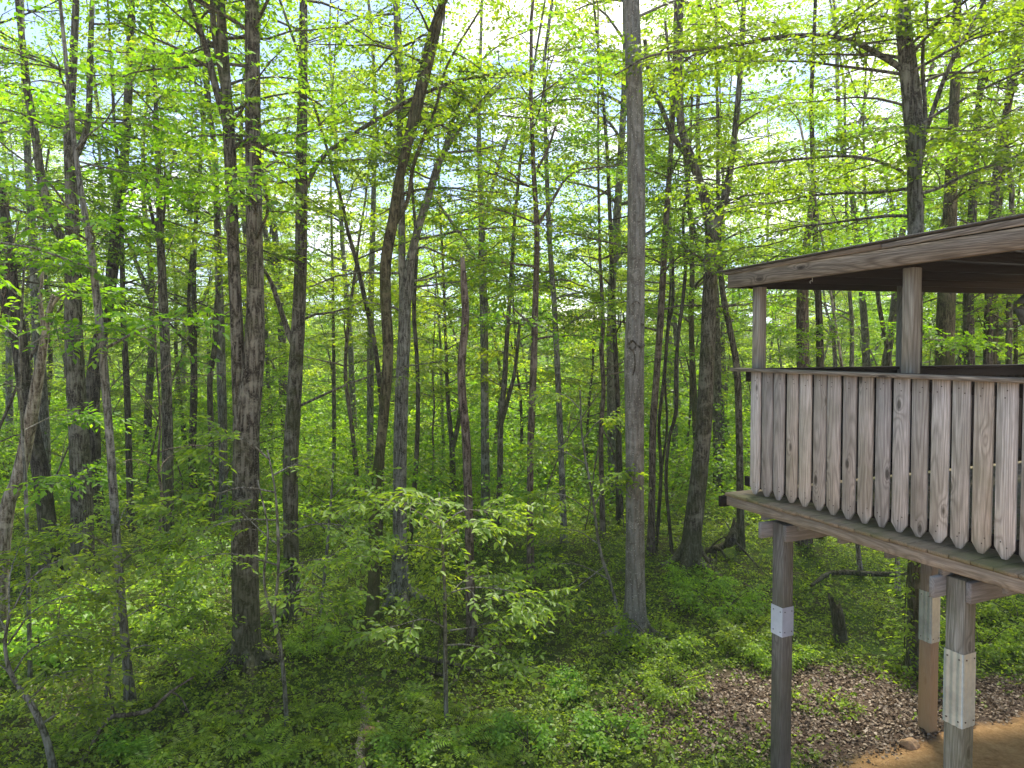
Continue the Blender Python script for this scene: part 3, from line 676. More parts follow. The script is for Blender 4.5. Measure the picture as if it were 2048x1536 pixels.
HERO = [
 # name, label, bark, leaf, polyline(px,py,width), kwargs
 ('tree', 'thick twin-stemmed dark tree with mossy furrowed bark, largest trunk on the left side', BARK_ROUGH, LEAF,
  [(494, 1328, 62), (493, 1250, 56), (490, 1100, 55), (492, 950, 54), (493, 850, 53), (500, 780, 48), (508, 700, 42), (510, 560, 34), (508, 400, 33), (506, 200, 32), (504, 0, 30)],
  dict(top=19, limbs=12, limb_h=(5.0, 9.0), forks=[([(482, 830, 34), (478, 760, 30), (473, 640, 26), (466, 480, 24), (460, 300, 24), (452, 180, 22), (440, 0, 18)], dict(top=4, n=10, start=0.45)),
      ([(455, 260, 14), (430, 170, 14), (410, 90, 12), (385, 20, 10), (360, -60, 8)], dict(n=6)), ([(462, 330, 14), (452, 200, 13), (428, 60, 12), (425, -60, 10)], dict(n=5))])),
 ('tree', 'dark straight tree with a long pale limb arching right above mid height', BARK_ROUGH, LEAF,
  [(586, 1235, 36), (582, 1100, 32), (581, 940, 32), (590, 760, 30), (598, 620, 27), (603, 480, 25), (603, 330, 24), (605, 180, 20), (607, 0, 17)],
  dict(top=18, limbs=9, forks=[([(606, 385, 12), (640, 320, 10), (690, 280, 9), (760, 235, 9), (840, 190, 8), (930, 158, 7), (1040, 142, 5)], dict(n=7, start=.5, l=.8)),
      ([(592, 700, 14), (575, 660, 12), (555, 600, 10), (540, 560, 8), (515, 520, 5)], dict(n=3, l=.7))])),
 ('tree', 'smooth pale grey straight tree with small white lichen spots, standing left of the porch', BARK_SMOOTH, LEAF,
  [(1268, 1275, 50), (1270, 1200, 41), (1270, 1000, 37), (1269, 850, 38), (1268, 720, 40), (1271, 600, 36), (1273, 420, 35), (1271, 240, 33), (1266, 100, 32), (1262, -20, 30)],
  dict(top=20, limbs=2, limb_h=(7.5, 9), lump=0.02, flare=1.45)),
 ('tree', 'mossy dark trunk kinked left of centre then leaning right towards its top', BARK_MOSS, LEAF,
  [(742, 1262, 30), (748, 1150, 26), (750, 1000, 24), (762, 890, 22), (770, 800, 24), (776, 700, 24), (771, 600, 24), (772, 520, 24), (788, 430, 23), (800, 350, 20), (830, 240, 18), (850, 160, 17), (872, 70, 16), (890, -20, 14)],
  dict(top=16, limbs=8, limb_h=(5.5, 9), forks=[([(800, 350, 14), (812, 280, 13), (842, 150, 12), (860, 70, 11), (895, -30, 9)], dict(n=5)), ([(790, 450, 8), (815, 400, 8), (830, 320, 7), (870, 220, 6), (895, 130, 5), (960, 20, 4)], dict(n=5, l=.8))])),
 ('tree', 'grey forked tree beside the mossy kinked trunk, dividing at half height', BARK_GRAY, LEAFY,
  [(798, 1198, 44), (800, 1100, 32), (800, 950, 30), (803, 800, 30), (808, 680, 28), (812, 580, 26), (830, 480, 18), (855, 400, 16), (880, 320, 14), (930, 240, 11), (1000, 172, 8)],
  dict(top=None, limbs=8, limb_h=(4.5, 8), forks=[([(808, 640, 18), (804, 540, 15), (803, 420, 14), (800, 250, 13), (795, 100, 12), (790, -20, 10)], dict(top=5, n=9)), ([(818, 600, 16), (825, 500, 14), (845, 420, 10), (870, 360, 9), (900, 260, 8), (920, 200, 5)], dict(n=5))])),
 ('dead_tree', 'thin reddish dead trunk with snapped top near the centre', BARK_RED, LEAF,
  [(945, 1288, 24), (940, 1180, 20), (938, 1050, 19), (935, 950, 19), (932, 870, 19), (924, 780, 18), (923, 720, 17), (931, 640, 17), (928, 570, 15), (925, 520, 10)], dict(dead=True, flare=1.2)),
 ('tree', 'straight grey tree behind the snapped dead trunk, forked near its top', BARK_GRAY, LEAFY,
  [(972, 1038, 22), (970, 900, 19), (969, 760, 18), (968, 640, 18), (965, 530, 16), (963, 440, 13), (959, 300, 10), (957, 240, 8)],
  dict(top=17, limbs=10, limb_h=(4, 10), leafsize=.10, forks=[([(962, 535, 8), (930, 480, 8), (900, 440, 7), (872, 400, 6)], dict(n=4)), ([(968, 440, 8), (978, 400, 8), (1000, 320, 8), (1025, 250, 6)], dict(n=4))])),
 ('tree', 'slender brown tree right of centre with a low side limb bending right', BARK_RED, LEAF,
  [(1062, 1172, 18), (1060, 1050, 15), (1061, 900, 15), (1066, 760, 16), (1071, 600, 14), (1074, 470, 12), (1067, 330, 10), (1062, 200, 8)],
  dict(top=14, limbs=9, limb_h=(4, 8.5), forks=[([(1076, 450, 7), (1100, 410, 6), (1130, 360, 5), (1160, 340, 4), (1215, 333, 3)], dict(n=3, l=.7)), ([(1073, 340, 6), (1095, 300, 5), (1112, 250, 4)], dict(n=3))])),
 ('tree', 'narrow grey tree halfway between the slender brown and the smooth pale trunks', BARK_GRAY, LEAFY,
  [(1128, 1085, 15), (1122, 900, 13), (1115, 740, 13), (1108, 600, 12), (1099, 480, 11), (1092, 300, 9), (1088, 120, 7)], dict(top=17, limbs=11, limb_h=(4, 10), leafsize=.1)),
 ('tree', 'big leaning tree with mossy foot and forked top, just left of the porch', BARK_ROUGH, LEAF,
  [(1378, 1128, 46), (1385, 1060, 41), (1398, 950, 38), (1408, 840, 35), (1414, 720, 33), (1419, 600, 31), (1424, 470, 28), (1410, 400, 20), (1388, 330, 18), (1362, 250, 16), (1358, 130, 14), (1362, 0, 12)],
  dict(top=17, limbs=10, limb_h=(5, 9.5), forks=[([(1424, 480, 20), (1440, 430, 18), (1455, 370, 15), (1468, 280, 12), (1480, 150, 11), (1488, 0, 9)], dict(top=4, n=8)),
      ([(1385, 320, 12), (1350, 280, 11), (1325, 220, 10), (1300, 160, 9), (1290, 80, 8)], dict(n=4)), ([(1400, 370, 8), (1370, 300, 6), (1345, 180, 6), (1330, 40, 5)], dict(n=4))])),
 ('tree', 'thin upright tree directly behind and right of the smooth pale trunk', BARK_RED, LEAF,
  [(1302, 1110, 18), (1304, 980, 15), (1306, 850, 15), (1314, 740, 14), (1322, 620, 14), (1330, 480, 13), (1340, 330, 11), (1348, 180, 10), (1352, 0, 8)], dict(top=14, limbs=8, limb_h=(4, 9))),
 ('vine', 'bare twisting woody vine hanging between the thin tree and the leaning tree', BARK_DARK, LEAF,
  [(1345, 1118, 9), (1338, 1040, 8), (1332, 960, 8), (1338, 880, 8), (1352, 820, 9), (1352, 740, 8), (1358, 660, 8), (1366, 600, 8), (1372, 520, 7), (1366, 440, 6), (1378, 360, 6)], dict(dead=True, flare=1.0, sides=8, lump=.08)),
 ('vine', 'pair of dark climbing stems winding up beside the bare twisting vine', BARK_DARK, LEAF,
  [(1312, 1100, 8), (1322, 950, 8), (1318, 850, 7), (1328, 760, 8), (1336, 660, 7), (1346, 600, 6), (1345, 500, 5)], dict(dead=True, flare=1.0, sides=8, lump=.08, forks=[([(1322, 950, 5), (1334, 850, 5), (1330, 740, 5), (1342, 560, 4)], dict(leaf=False))])),
 ('tree', 'tall double-stemmed tree rising behind the porch roof with long spreading limbs', BARK_ROUGH, LEAF,
  [(1828, 1345, 28), (1828, 1150, 25), (1829, 900, 26), (1831, 600, 28), (1831, 470, 31), (1830, 400, 31), (1826, 320, 26), (1815, 200, 22), (1806, 100, 21), (1796, -10, 19)],
  dict(top=17, limbs=8, limb_h=(5.5, 9), forks=[([(1832, 360, 20), (1838, 260, 18), (1830, 160, 17), (1816, 60, 16), (1812, -30, 14)], dict(top=4, n=4)),
    ([(1806, 140, 13), (1785, 125, 12), (1750, 105, 11), (1710, 85, 10), (1650, 72, 9), (1570, 72, 8), (1480, 88, 7), (1390, 100, 6), (1300, 112, 5), (1230, 150, 3)], dict(n=18, start=.25, l=.9, dY=0)),
    ([(1812, 350, 7), (1790, 335, 7), (1740, 318, 6), (1680, 312, 6), (1600, 318, 5), (1500, 330, 4), (1440, 345, 3)], dict(n=10, l=.8)),
    ([(1834, 310, 10), (1850, 270, 9), (1880, 180, 9), (1915, 100, 8), (1960, 20, 7), (1990, -60, 5)], dict(n=7)),
    ([(1828, 400, 8), (1850, 260, 8), (1845, 120, 7), (1855, 0, 6)], dict(n=3)),
    ([(1834, 390, 7), (1880, 375, 6), (1930, 350, 6), (2000, 325, 5), (2060, 300, 3)], dict(n=8, l=.8))])),
 ('tree', 'stout dark trunk with flaking pale bark patches in the clump at the left', BARK_ROUGH, LEAF,
  [(165, 1150, 48), (163, 1000, 44), (158, 880, 40), (150, 740, 36), (147, 620, 33), (146, 500, 28), (143, 380, 24), (138, 260, 20), (146, 130, 16), (152, 0, 13)],
  dict(top=17, limbs=10, limb_h=(5, 9.5), forks=[([(150, 560, 20), (130, 490, 18), (105, 440, 17), (85, 370, 17), (72, 280, 15), (55, 180, 14), (45, 90, 12), (35, 0, 10)], dict(top=3, n=7)), ([(143, 330, 14), (175, 250, 12), (180, 120, 11), (185, 0, 9)], dict(n=4))])),
 ('tree', 'dark trunk beside the stout flaking one, leaning right as it rises', BARK_DARK, LEAF,
  [(188, 1060, 34), (186, 920, 32), (184, 800, 32), (195, 700, 28), (213, 620, 26), (225, 540, 24), (236, 420, 22), (250, 300, 18), (257, 180, 16), (262, 40, 14)], dict(top=17, limbs=10, limb_h=(5, 10))),
 ('tree', 'thin smooth tree in front of the left clump, leaning left towards its top', BARK_GRAY, LEAF,
  [(262, 1412, 22), (252, 1300, 17), (240, 1160, 17), (232, 1060, 17), (225, 960, 17), (218, 860, 16), (208, 740, 17), (196, 620, 16), (182, 500, 14), (165, 400, 12), (148, 280, 10), (135, 150, 9), (120, 0, 7)],
  dict(top=11, limbs=7, limb_h=(3.5, 7.5), limb_l=(1.2, 2.0), crown=10, crown_l=(1, 2), fine=True)),
 ('tree', 'dark curved trunk near the left edge, bending left as it rises', BARK_DARK, LEAF,
  [(102, 1160, 40), (95, 1050, 36), (80, 940, 34), (62, 850, 32), (48, 760, 30), (35, 680, 26), (12, 600, 24), (-20, 520, 22)], dict(top=12, limbs=6, limb_h=(4.5, 7.5), forks=[([(50, 740, 18), (42, 660, 18), (28, 580, 18), (18, 490, 18), (4, 400, 18), (-15, 330, 14)], dict(n=5, top=3))])),
 ('dead_tree', 'leaning pale barkless snag slanting across the lower left edge', BARK_PALE, LEAF,
  [(-14, 1110, 34), (10, 1040, 30), (35, 960, 28), (55, 870, 27), (70, 790, 24), (82, 720, 19), (95, 640, 14), (108, 590, 10)], dict(dead=True, flare=1.05, Y=8.6, forks=[([(88, 660, 9), (80, 600, 8), (84, 560, 6), (80, 470, 4)], dict(leaf=False)), ([(92, 640, 9), (112, 600, 7), (150, 575, 4)], dict(leaf=False))])),
 ('tree', 'straight grey tree behind the pale leaning snag', BARK_GRAY, LEAFY,
  [(92, 1050, 26), (88, 900, 24), (80, 740, 22), (72, 600, 20), (66, 480, 17), (55, 300, 14), (45, 100, 10)], dict(top=17, limbs=10, limb_h=(4, 10), leafsize=.1)),
 ('tree', 'grey-brown tree with dark forked upper stem, between the left clump and the twin-stemmed tree', BARK_ROUGH, LEAF,
  [(335, 1092, 26), (336, 960, 23), (335, 860, 22), (332, 740, 20), (327, 620, 19), (322, 500, 16), (318, 380, 13), (314, 260, 10), (308, 120, 8)],
  dict(top=16, limbs=12, limb_h=(4, 10), leafsize=.095, forks=[([(325, 560, 9), (320, 500, 9), (300, 410, 7), (285, 300, 6)], dict(n=4)), ([(322, 480, 8), (330, 400, 7), (350, 300, 5)], dict(n=4))])),
 ('tree', 'thin crooked dark tree just left of the twin-stemmed tree', BARK_DARK, LEAF,
  [(424, 1062, 14), (423, 940, 12), (421, 830, 13), (420, 760, 12), (430, 690, 12), (432, 620, 9), (440, 540, 7), (436, 440, 6)], dict(top=11, limbs=8, limb_h=(4, 8))),
 ('tree', 'broad grey trunk half hidden behind the twin-stemmed tree', BARK_GRAY, LEAFY,
  [(448, 1050, 18), (446, 900, 18), (443, 760, 20), (440, 640, 18), (436, 480, 15), (430, 300, 12)], dict(top=18, limbs=10, limb_h=(4, 11), leafsize=.11)),
 ('tree', 'thin dark straight tree between the left clump and the grey-brown forked tree', BARK_DARK, LEAF,
  [(262, 1062, 15), (258, 920, 13), (254, 780, 13), (247, 640, 12), (244, 500, 10), (240, 380, 8)], dict(top=14, limbs=9, limb_h=(4, 9))),
 ('tree', 'grey slim tree with mossy stem left of the kinked mossy trunk', BARK_GRAY, LEAFY,
  [(738, 985, 17), (740, 860, 15), (741, 720, 15), (742, 600, 13), (746, 440, 11), (750, 250, 9)], dict(top=18, limbs=10, limb_h=(4, 11), leafsize=.11)),
 ('tree', 'thin dark stem curving up between the dark arching-limb tree and the kinked one', BARK_DARK, LEAFY,
  [(757, 1010, 11), (765, 900, 10), (760, 780, 10), (748, 680, 10), (730, 600, 10), (712, 520, 9), (695, 460, 8), (688, 420, 6)], dict(top=10, limbs=7, limb_h=(5, 9), Y=11.2)),
 ('tree', 'very thin straight pole of a tree right of the dark arching-limb tree', BARK_ROUGH, LEAFY,
  [(668, 982, 8), (668, 820, 8), (667, 680, 7), (665, 540, 6), (662, 400, 5)], dict(top=13, limbs=9, limb_h=(4, 10), leafsize=.1)),
 ('tree', 'thin dark stem pressed against the right side of the grey forked tree', BARK_DARK, LEAF,
  [(815, 1110, 12), (824, 1040, 11), (832, 930, 11), (836, 820, 10), (834, 720, 9), (828, 620, 9), (834, 500, 7)], dict(top=11, limbs=6, limb_h=(5, 9))),
 ('tree', 'dark forked young tree behind the centre, right of the straight grey one', BARK_ROUGH, LEAFY,
  [(996, 1062, 14), (1000, 940, 13), (1001, 850, 13), (1009, 760, 12), (1013, 690, 10), (1022, 560, 8)], dict(top=15, limbs=12, limb_h=(3.5, 10), leafsize=.1, forks=[([(1002, 850, 9), (1018, 790, 8), (1030, 740, 7), (1040, 640, 6)], dict(n=5))])),
 ('tree', 'short forked dark tree seen low between two taller trunks at the centre', BARK_ROUGH, LEAFY,
  [(905, 1005, 14), (905, 930, 13), (903, 880, 11), (896, 800, 9), (892, 700, 7)], dict(top=14, limbs=12, limb_h=(3, 10), leafsize=.1, forks=[([(905, 900, 9), (916, 850, 9), (925, 780, 8), (930, 700, 7)], dict(n=5))])),
 ('tree', 'crooked brown stem left of the smooth pale tree with a tangle of thin dead twigs', BARK_RED, LEAF,
  [(1206, 1075, 12), (1203, 960, 11), (1202, 860, 10), (1207, 780, 9), (1203, 700, 10), (1206, 640, 9), (1200, 520, 7)], dict(top=11, limbs=9, limb_h=(3, 8), forks=[([(1204, 870, 4), (1190, 930, 3), (1182, 1000, 2), (1170, 1060, 2)], dict(leaf=False)), ([(1206, 860, 4), (1225, 900, 3), (1240, 980, 2), (1250, 1080, 2)], dict(leaf=False))])),
 ('tree', 'short thick dark trunk deep in shade left of the smooth pale tree', BARK_DARK, LEAFY,
  [(1240, 1045, 16), (1238, 930, 15), (1236, 820, 12), (1228, 640, 10), (1220, 440, 9)], dict(top=16, limbs=12, limb_h=(4, 11), leafsize=.1)),
 ('tree', 'crooked slim tree between the leaning tree and the porch corner', BARK_ROUGH, LEAF,
  [(1482, 1100, 18), (1480, 960, 16), (1478, 850, 15), (1474, 740, 15), (1460, 660, 13), (1446, 590, 12), (1440, 520, 10), (1436, 380, 8)], dict(top=14, limbs=8, limb_h=(4.5, 9))),
 ('dead_tree', 'tall splintered snag with broken tip behind the open porch corner', BARK_RED, LEAF,
  [(1608, 1090, 30), (1606, 900, 28), (1606, 720, 27), (1605, 600, 25), (1612, 500, 17), (1620, 440, 13), (1622, 372, 7)], dict(dead=True)),
 ('tree', 'slim dark tree beside the splintered snag behind the porch', BARK_DARK, LEAF,
  [(1642, 1080, 18), (1642, 900, 16), (1640, 700, 16), (1636, 580, 14), (1628, 400, 11), (1622, 200, 9)], dict(top=15, limbs=9, limb_h=(4, 10))),
 ('tree', 'thin light stem seen through the porch opening right of the splintered snag', BARK_GRAY, LEAF,
  [(1700, 1050, 11), (1702, 800, 10), (1704, 660, 9), (1698, 560, 8), (1690, 300, 6)], dict(top=14, limbs=10, limb_h=(4, 10), leafsize=.1)),
 ('tree', 'young tree leaning left, seen in the middle of the porch opening', BARK_ROUGH, LEAF,
  [(1790, 1050, 12), (1785, 800, 11), (1775, 700, 10), (1760, 620, 9), (1750, 540, 8), (1730, 400, 6)], dict(top=12, limbs=9, limb_h=(4, 9))),
 ('tree', 'broad grey ivy-clad trunk right of the square porch post', BARK_MOSS, LEAF,
  [(1888, 1120, 44), (1890, 900, 42), (1890, 720, 38), (1893, 600, 35), (1900, 430, 28), (1905, 280, 22), (1912, 120, 18), (1915, 0, 15)], dict(top=19, limbs=12, limb_h=(5, 11))),
 ('tree', 'straight dark trunk second to the right of the square porch post', BARK_DARK, LEAF,
  [(1940, 1090, 24), (1939, 850, 22), (1938, 700, 21), (1937, 590, 20), (1945, 420, 17), (1955, 250, 14), (1968, 80, 12)], dict(top=18, limbs=12, limb_h=(4, 11))),
 ('tree', 'slanting dark tree leaning right above the porch roof near the edge', BARK_DARK, LEAF,
  [(1975, 1080, 20), (1975, 800, 19), (1978, 600, 18), (1985, 440, 18), (2000, 300, 16), (2022, 180, 14), (2045, 60, 12)], dict(top=16, limbs=12, limb_h=(4.5, 10))),
 ('tree', 'dark stem with a left fork at the far right of the porch opening', BARK_ROUGH, LEAF,
  [(2018, 1060, 15), (2018, 800, 14), (2018, 640, 13), (2020, 560, 12), (2024, 380, 10)], dict(top=15, limbs=10, limb_h=(4, 10))),
 ('sapling', 'pale bare lower stem of a young tree under the porch floor, leftmost there', BARK_PALE, LEAF,
  [(1722, 1150, 10), (1716, 1095, 9), (1708, 1000, 8), (1700, 850, 7)], dict(top=8, limbs=6, limb_h=(3, 6), limb_l=(.8, 1.4), crown=5, crown_l=(.8, 1.5))),
 ('sapling', 'pale upright stem of a young tree in front of the fallen log', BARK_PALE, LEAF,
  [(1795, 1188, 11), (1795, 1110, 10), (1796, 950, 9), (1798, 850, 8)], dict(top=8, limbs=6, limb_h=(3, 6), limb_l=(.8, 1.4), crown=5, crown_l=(.8, 1.5))),
]
for i, (nm, lb, bk, lf, pl, kw) in enumerate(HERO):
    kw = dict(kw)
    if i not in (2, 12): pl = [(a, b, c * .92) for a, b, c in pl]
    if not kw.get('dead'): kw.setdefault('top', 14)
    tr_ = hero(nm, lb, {'tree': 'tree', 'dead_tree': 'dead tree', 'vine': 'vine', 'sapling': 'sapling'}[nm], pl, bk, lf, 100 + i, **kw)

    if i == 2:                                        # the healed scar on the smooth pale tree
        rs = np.random.default_rng(8); Yt = tr_.location.y; g = Geo(); o3 = np.array(tr_.location)
        def on(px, py, w_=40, k=1.0):
            q = P(px, py, Yt); r = w_ * Yt / F / 2; cx = P(1269, py, Yt)[0]; dx = np.clip(q[0] - cx, -r, r); return np.array([q[0], Yt - math.sqrt(max(0, r * r - dx * dx)) * k, q[2]]) - o3
        for pts, wd in (([(1254, 690), (1262, 682), (1270, 690), (1278, 694), (1286, 690)], .016), ([(1256, 695), (1262, 700), (1268, 693)], .014), ([(1262, 700), (1266, 715), (1266, 735), (1262, 750)], .011), ([(1258, 612), (1268, 604), (1278, 610)], .006), ([(1280, 648), (1284, 650)], .011)):
            c = crom(np.c_[np.array([on(*p) for p in pts]), np.full(len(pts), wd)], 5); tube(g, c[:, :3], c[:, 3] * rs.uniform(.7, 1.3, len(c)), 6, .1, rs)
        link('scar', g.mesh('scar', BARK_DARK), tr_)

# ------------------------------------------------------------------ saplings in the foreground
def sapling(name, label, stem, branches, seed, Y=None, bark=BARK_GRAY, leafm=LEAFS, size=0.076, tl=0.30, per=9, cat='sapling', dY=0.0, fork=()):
    rng = np.random.default_rng(seed)
    if Y is None: Y = G(stem[0][0], stem[0][1])[1]
    tr = px_curve(stem, Y, dY); gb = float(gz(tr[0][0], tr[0][1])); tr[0][2] = min(tr[0][2], gb - 0.03) if stem[0][1] < 1536 else gb - .03
    org = np.array([tr[0][0], tr[0][1], gb]); C = crom(tr, 6); T = thing(name, label, cat, org)
    HERO_XY.append((org[0], org[1]))
    g = Geo(); tube(g, C[:, :3] - org, C[:, 3], 8, 0.05, rng)
    for fk in fork:
        fc = crom(px_curve(fk, Y), 5); tube(g, fc[:, :3] - org, fc[:, 3], 7, .04, rng)
    link('trunk', g.mesh('trunk', bark), T)
    B = Geo(); tw = []
    for b in branches:
        pts, dy, sec = b[0], b[1], b[2]
        q = np.array([P(x, y, Y + dy * k / max(1, len(pts) - 1)) for k, (x, y) in enumerate(pts)])
        q = crom(np.c_[q, np.zeros(len(q))], 3)[:, :3]
        limb(B, tw, q[0] - org, 0, 0, 0, 0.010, rng, sec=sec, twigs=3, tl=tl, curve=q - org, sides=5, start=.3)
    twig_tubes(B, tw)
    link('branches', B.mesh('branches', bark), T)
    v, f = leaves_from_twigs(tw, per, size, rng, fine=True, width=0.5, flat=0.2, droop=0.12)
    link('crown', mesh_np('crown', v, f, leafm, False), T); return T

sapling('sapling', 'young broad-leaved sapling with bare straight stem and bright leaf tiers, front centre',
    [(893, 1455, 10), (891, 1330, 9), (890, 1210, 8), (887, 1120, 6), (882, 1040, 5), (878, 985, 4)],
    [([(886, 1060), (830, 1020), (770, 1000), (715, 1010)], -0.5, 6), ([(885, 1050), (930, 1020), (990, 1030), (1030, 1045)], 0.5, 5), ([(884, 1030), (860, 1000), (840, 985)], -0.8, 5),
     ([(886, 1080), (930, 1050), (960, 1040)], -0.7, 4), ([(889, 1190), (940, 1175), (1010, 1180), (1085, 1198)], -0.3, 6), ([(889, 1200), (930, 1160), (980, 1150)], 0.6, 4),
     ([(890, 1255), (850, 1238), (800, 1250), (755, 1262)], -0.6, 5), ([(890, 1262), (940, 1255), (1000, 1240), (1060, 1228)], 0.2, 4),
     ([(890, 1290), (940, 1290), (1000, 1310), (1050, 1340)], -0.4, 4), ([(884, 1100), (820, 1090), (770, 1110)], 0.5, 5)], 11)
sapling('sapling', 'young sapling with crooked forked stem and drooping pale leaves, below the twin-stemmed tree',
    [(574, 1452, 10), (568, 1360, 9), (560, 1290, 9), (549, 1232, 8), (556, 1150, 6), (556, 1070, 6), (550, 980, 4), (535, 900, 3)],
    [([(540, 920), (490, 880), (440, 880), (400, 900)], -0.3, 5), ([(552, 985), (480, 975), (410, 1000), (350, 1030)], -0.6, 5), ([(556, 1040), (470, 1040), (400, 1060), (335, 1075)], 0.3, 7),
     ([(556, 1080), (620, 1050), (680, 1050), (740, 1070)], 0.6, 6), ([(555, 1130), (480, 1110), (420, 1110), (360, 1125)], -0.8, 5), ([(556, 1150), (620, 1120), (700, 1125)], -0.5, 6),
     ([(552, 1200), (600, 1180), (640, 1190), (680, 1215)], -0.4, 5), ([(548, 950), (590, 930), (630, 940)], 0.4, 4), ([(556, 1090), (520, 1060), (470, 1010)], 0.9, 6)],
    12, fork=[[(551, 1235, 7), (536, 1205, 6), (528, 1150, 5), (536, 1060, 4), (515, 960, 3)]])
sapling('sapling', 'leafy leaning sapling at the lower left corner with curved brown stem',
    [(112, 1580, 17), (98, 1500, 15), (84, 1455, 13), (60, 1405, 12), (24, 1352, 9), (10, 1290, 7), (20, 1220, 6)],
    [([(24, 1352), (60, 1300), (130, 1270), (210, 1290)], 0.4, 7), ([(15, 1290), (70, 1220), (150, 1190), (230, 1210)], 0.3, 8), ([(16, 1240), (60, 1160), (120, 1120), (190, 1120)], 0.2, 8),
     ([(14, 1260), (-30, 1200), (-80, 1180)], 0.4, 6), ([(18, 1230), (20, 1150), (40, 1090)], 0.5, 7), ([(60, 1400), (110, 1350), (170, 1340)], -0.2, 6), ([(80, 1450), (130, 1420), (190, 1410)], 0.3, 5), ([(30, 1360), (0, 1330), (-40, 1330)], 0.2, 5)], 13, Y=6.1, leafm=LEAFU, size=0.07)
sapling('sapling', 'bushy sapling with dark fine twigs spreading right of the thin smooth leaning tree',
    [(205, 1440, 9), (214, 1370, 8), (225, 1300, 7), (230, 1220, 6), (240, 1140, 5), (235, 1060, 4)],
    [([(222, 1320), (290, 1290), (340, 1310), (380, 1330)], 0.3, 6), ([(228, 1250), (300, 1210), (360, 1220), (420, 1250)], 0.4, 8), ([(232, 1190), (300, 1150), (370, 1150)], 0.7, 8),
     ([(230, 1210), (160, 1170), (100, 1160)], 0.5, 7), ([(236, 1130), (290, 1090), (340, 1090)], 0.2, 7), ([(236, 1110), (180, 1070), (110, 1070)], -0.2, 7), ([(236, 1090), (240, 1040), (260, 1000)], .4, 6), ([(226, 1290), (180, 1260), (150, 1260)], -0.3, 6)], 14, leafm=LEAFU, size=0.07)
sapling('sapling', 'slim sapling with flat feathery leaf layers at the left edge',
    [(60, 1330, 9), (56, 1150, 8), (50, 950, 7), (40, 760, 6), (44, 620, 5), (50, 500, 4)],
    [([(46, 700), (110, 660), (180, 650), (250, 665)], -0.4, 8), ([(44, 640), (90, 600), (150, 590), (210, 600)], 0.5, 7), ([(44, 600), (0, 560), (-50, 550)], -0.4, 7), ([(46, 560), (100, 530), (140, 535)], -0.6, 6),
     ([(50, 520), (90, 490), (120, 500)], 0.3, 5), ([(46, 780), (-10, 760), (-60, 770)], -0.3, 5), ([(50, 860), (120, 830), (200, 845)], 0.4, 6), ([(52, 980), (110, 950), (170, 960)], -0.3, 6), ([(42, 680), (0, 650), (-40, 660)], 0.3, 6)], 15, Y=8.0, leafm=LEAF, size=0.09)
sapling('sapling', 'slender sapling with thin yellowish leaves leaning against the foot of the smooth pale tree',
    [(1246, 1262, 7), (1225, 1180, 6), (1200, 1100, 6), (1186, 1000, 5), (1165, 880, 4), (1160, 780, 3)],
    [([(1220, 1160), (1160, 1130), (1110, 1130), (1060, 1150)], -0.3, 6), ([(1200, 1090), (1150, 1060), (1090, 1060)], 0.3, 6), ([(1190, 1030), (1130, 990), (1080, 990)], -0.4, 6), ([(1190, 1010), (1220, 960), (1250, 950)], -0.3, 5),
     ([(1175, 930), (1120, 900), (1080, 905)], 0.3, 5), ([(1165, 880), (1200, 840), (1230, 845)], 0.2, 4), ([(1162, 820), (1130, 790), (1100, 790)], 0, 4), ([(1212, 1130), (1160, 1170), (1120, 1200)], -0.4, 5)], 16, leafm=LEAFY, size=0.08)
sapling('sapling', 'thin sapling with dense dark foliage between the dark arching-limb tree and the kinked mossy trunk',
    [(640, 1240, 7), (652, 1120, 6), (662, 1000, 5), (668, 900, 4)],
    [([(650, 1120), (700, 1090), (750, 1080)], .3, 7), ([(655, 1060), (610, 1030), (570, 1020)], .4, 6), ([(660, 1000), (700, 960), (740, 950)], -.3, 6), ([(664, 960), (620, 930), (590, 930)], .2, 5), ([(646, 1160), (600, 1130), (560, 1130)], -.3, 6)], 17, leafm=LEAFU, size=0.08)

def leafy_thing(name, label, cat, org, twigs, leafm, size, per, rng, stems=None, bark=BARK_DARK, group=None, fine=True, width=.55):
    T = thing(name, label, cat, org, group)
    if stems: link('stems', stems.mesh('stems', bark), T)
    v, f = leaves_from_twigs(twigs, per, size, rng, fine=fine, width=width); link('foliage', mesh_np('foliage', v, f, leafm, False), T); return T
# dark vine clump round the front sapling
rng = np.random.default_rng(50); q0 = G(893, 1455); tw = []; B = Geo()
Yq = q0[1] + .15; pts = []
for t in np.linspace(0, 1, 40):
    p = P(868 + 14 * math.sin(t * 9), 1195 - t * 160, Yq) - q0; pts.append(p)
    for k in range(rng.integers(1, 8)):
        a = rng.uniform(0, 6.28); e = rng.uniform(-.8, .6); r = rng.uniform(.2, .9) * math.sin(math.pi * min(1, t + .25)) ** .6
        d = np.array([math.cos(e) * math.cos(a), math.cos(e) * math.sin(a), math.sin(e)]); tw.append([*(p + d * rng.uniform(0, .3) * r), *d, .22])
tube(B, np.array([P(892, 1300, Yq) - q0] + pts), np.full(41, .008), 5)
leafy_thing('vine', 'dark small-leaved vine clump climbing the bright front sapling', 'vine', q0, tw, LEAFU, .05, 6, rng, B)
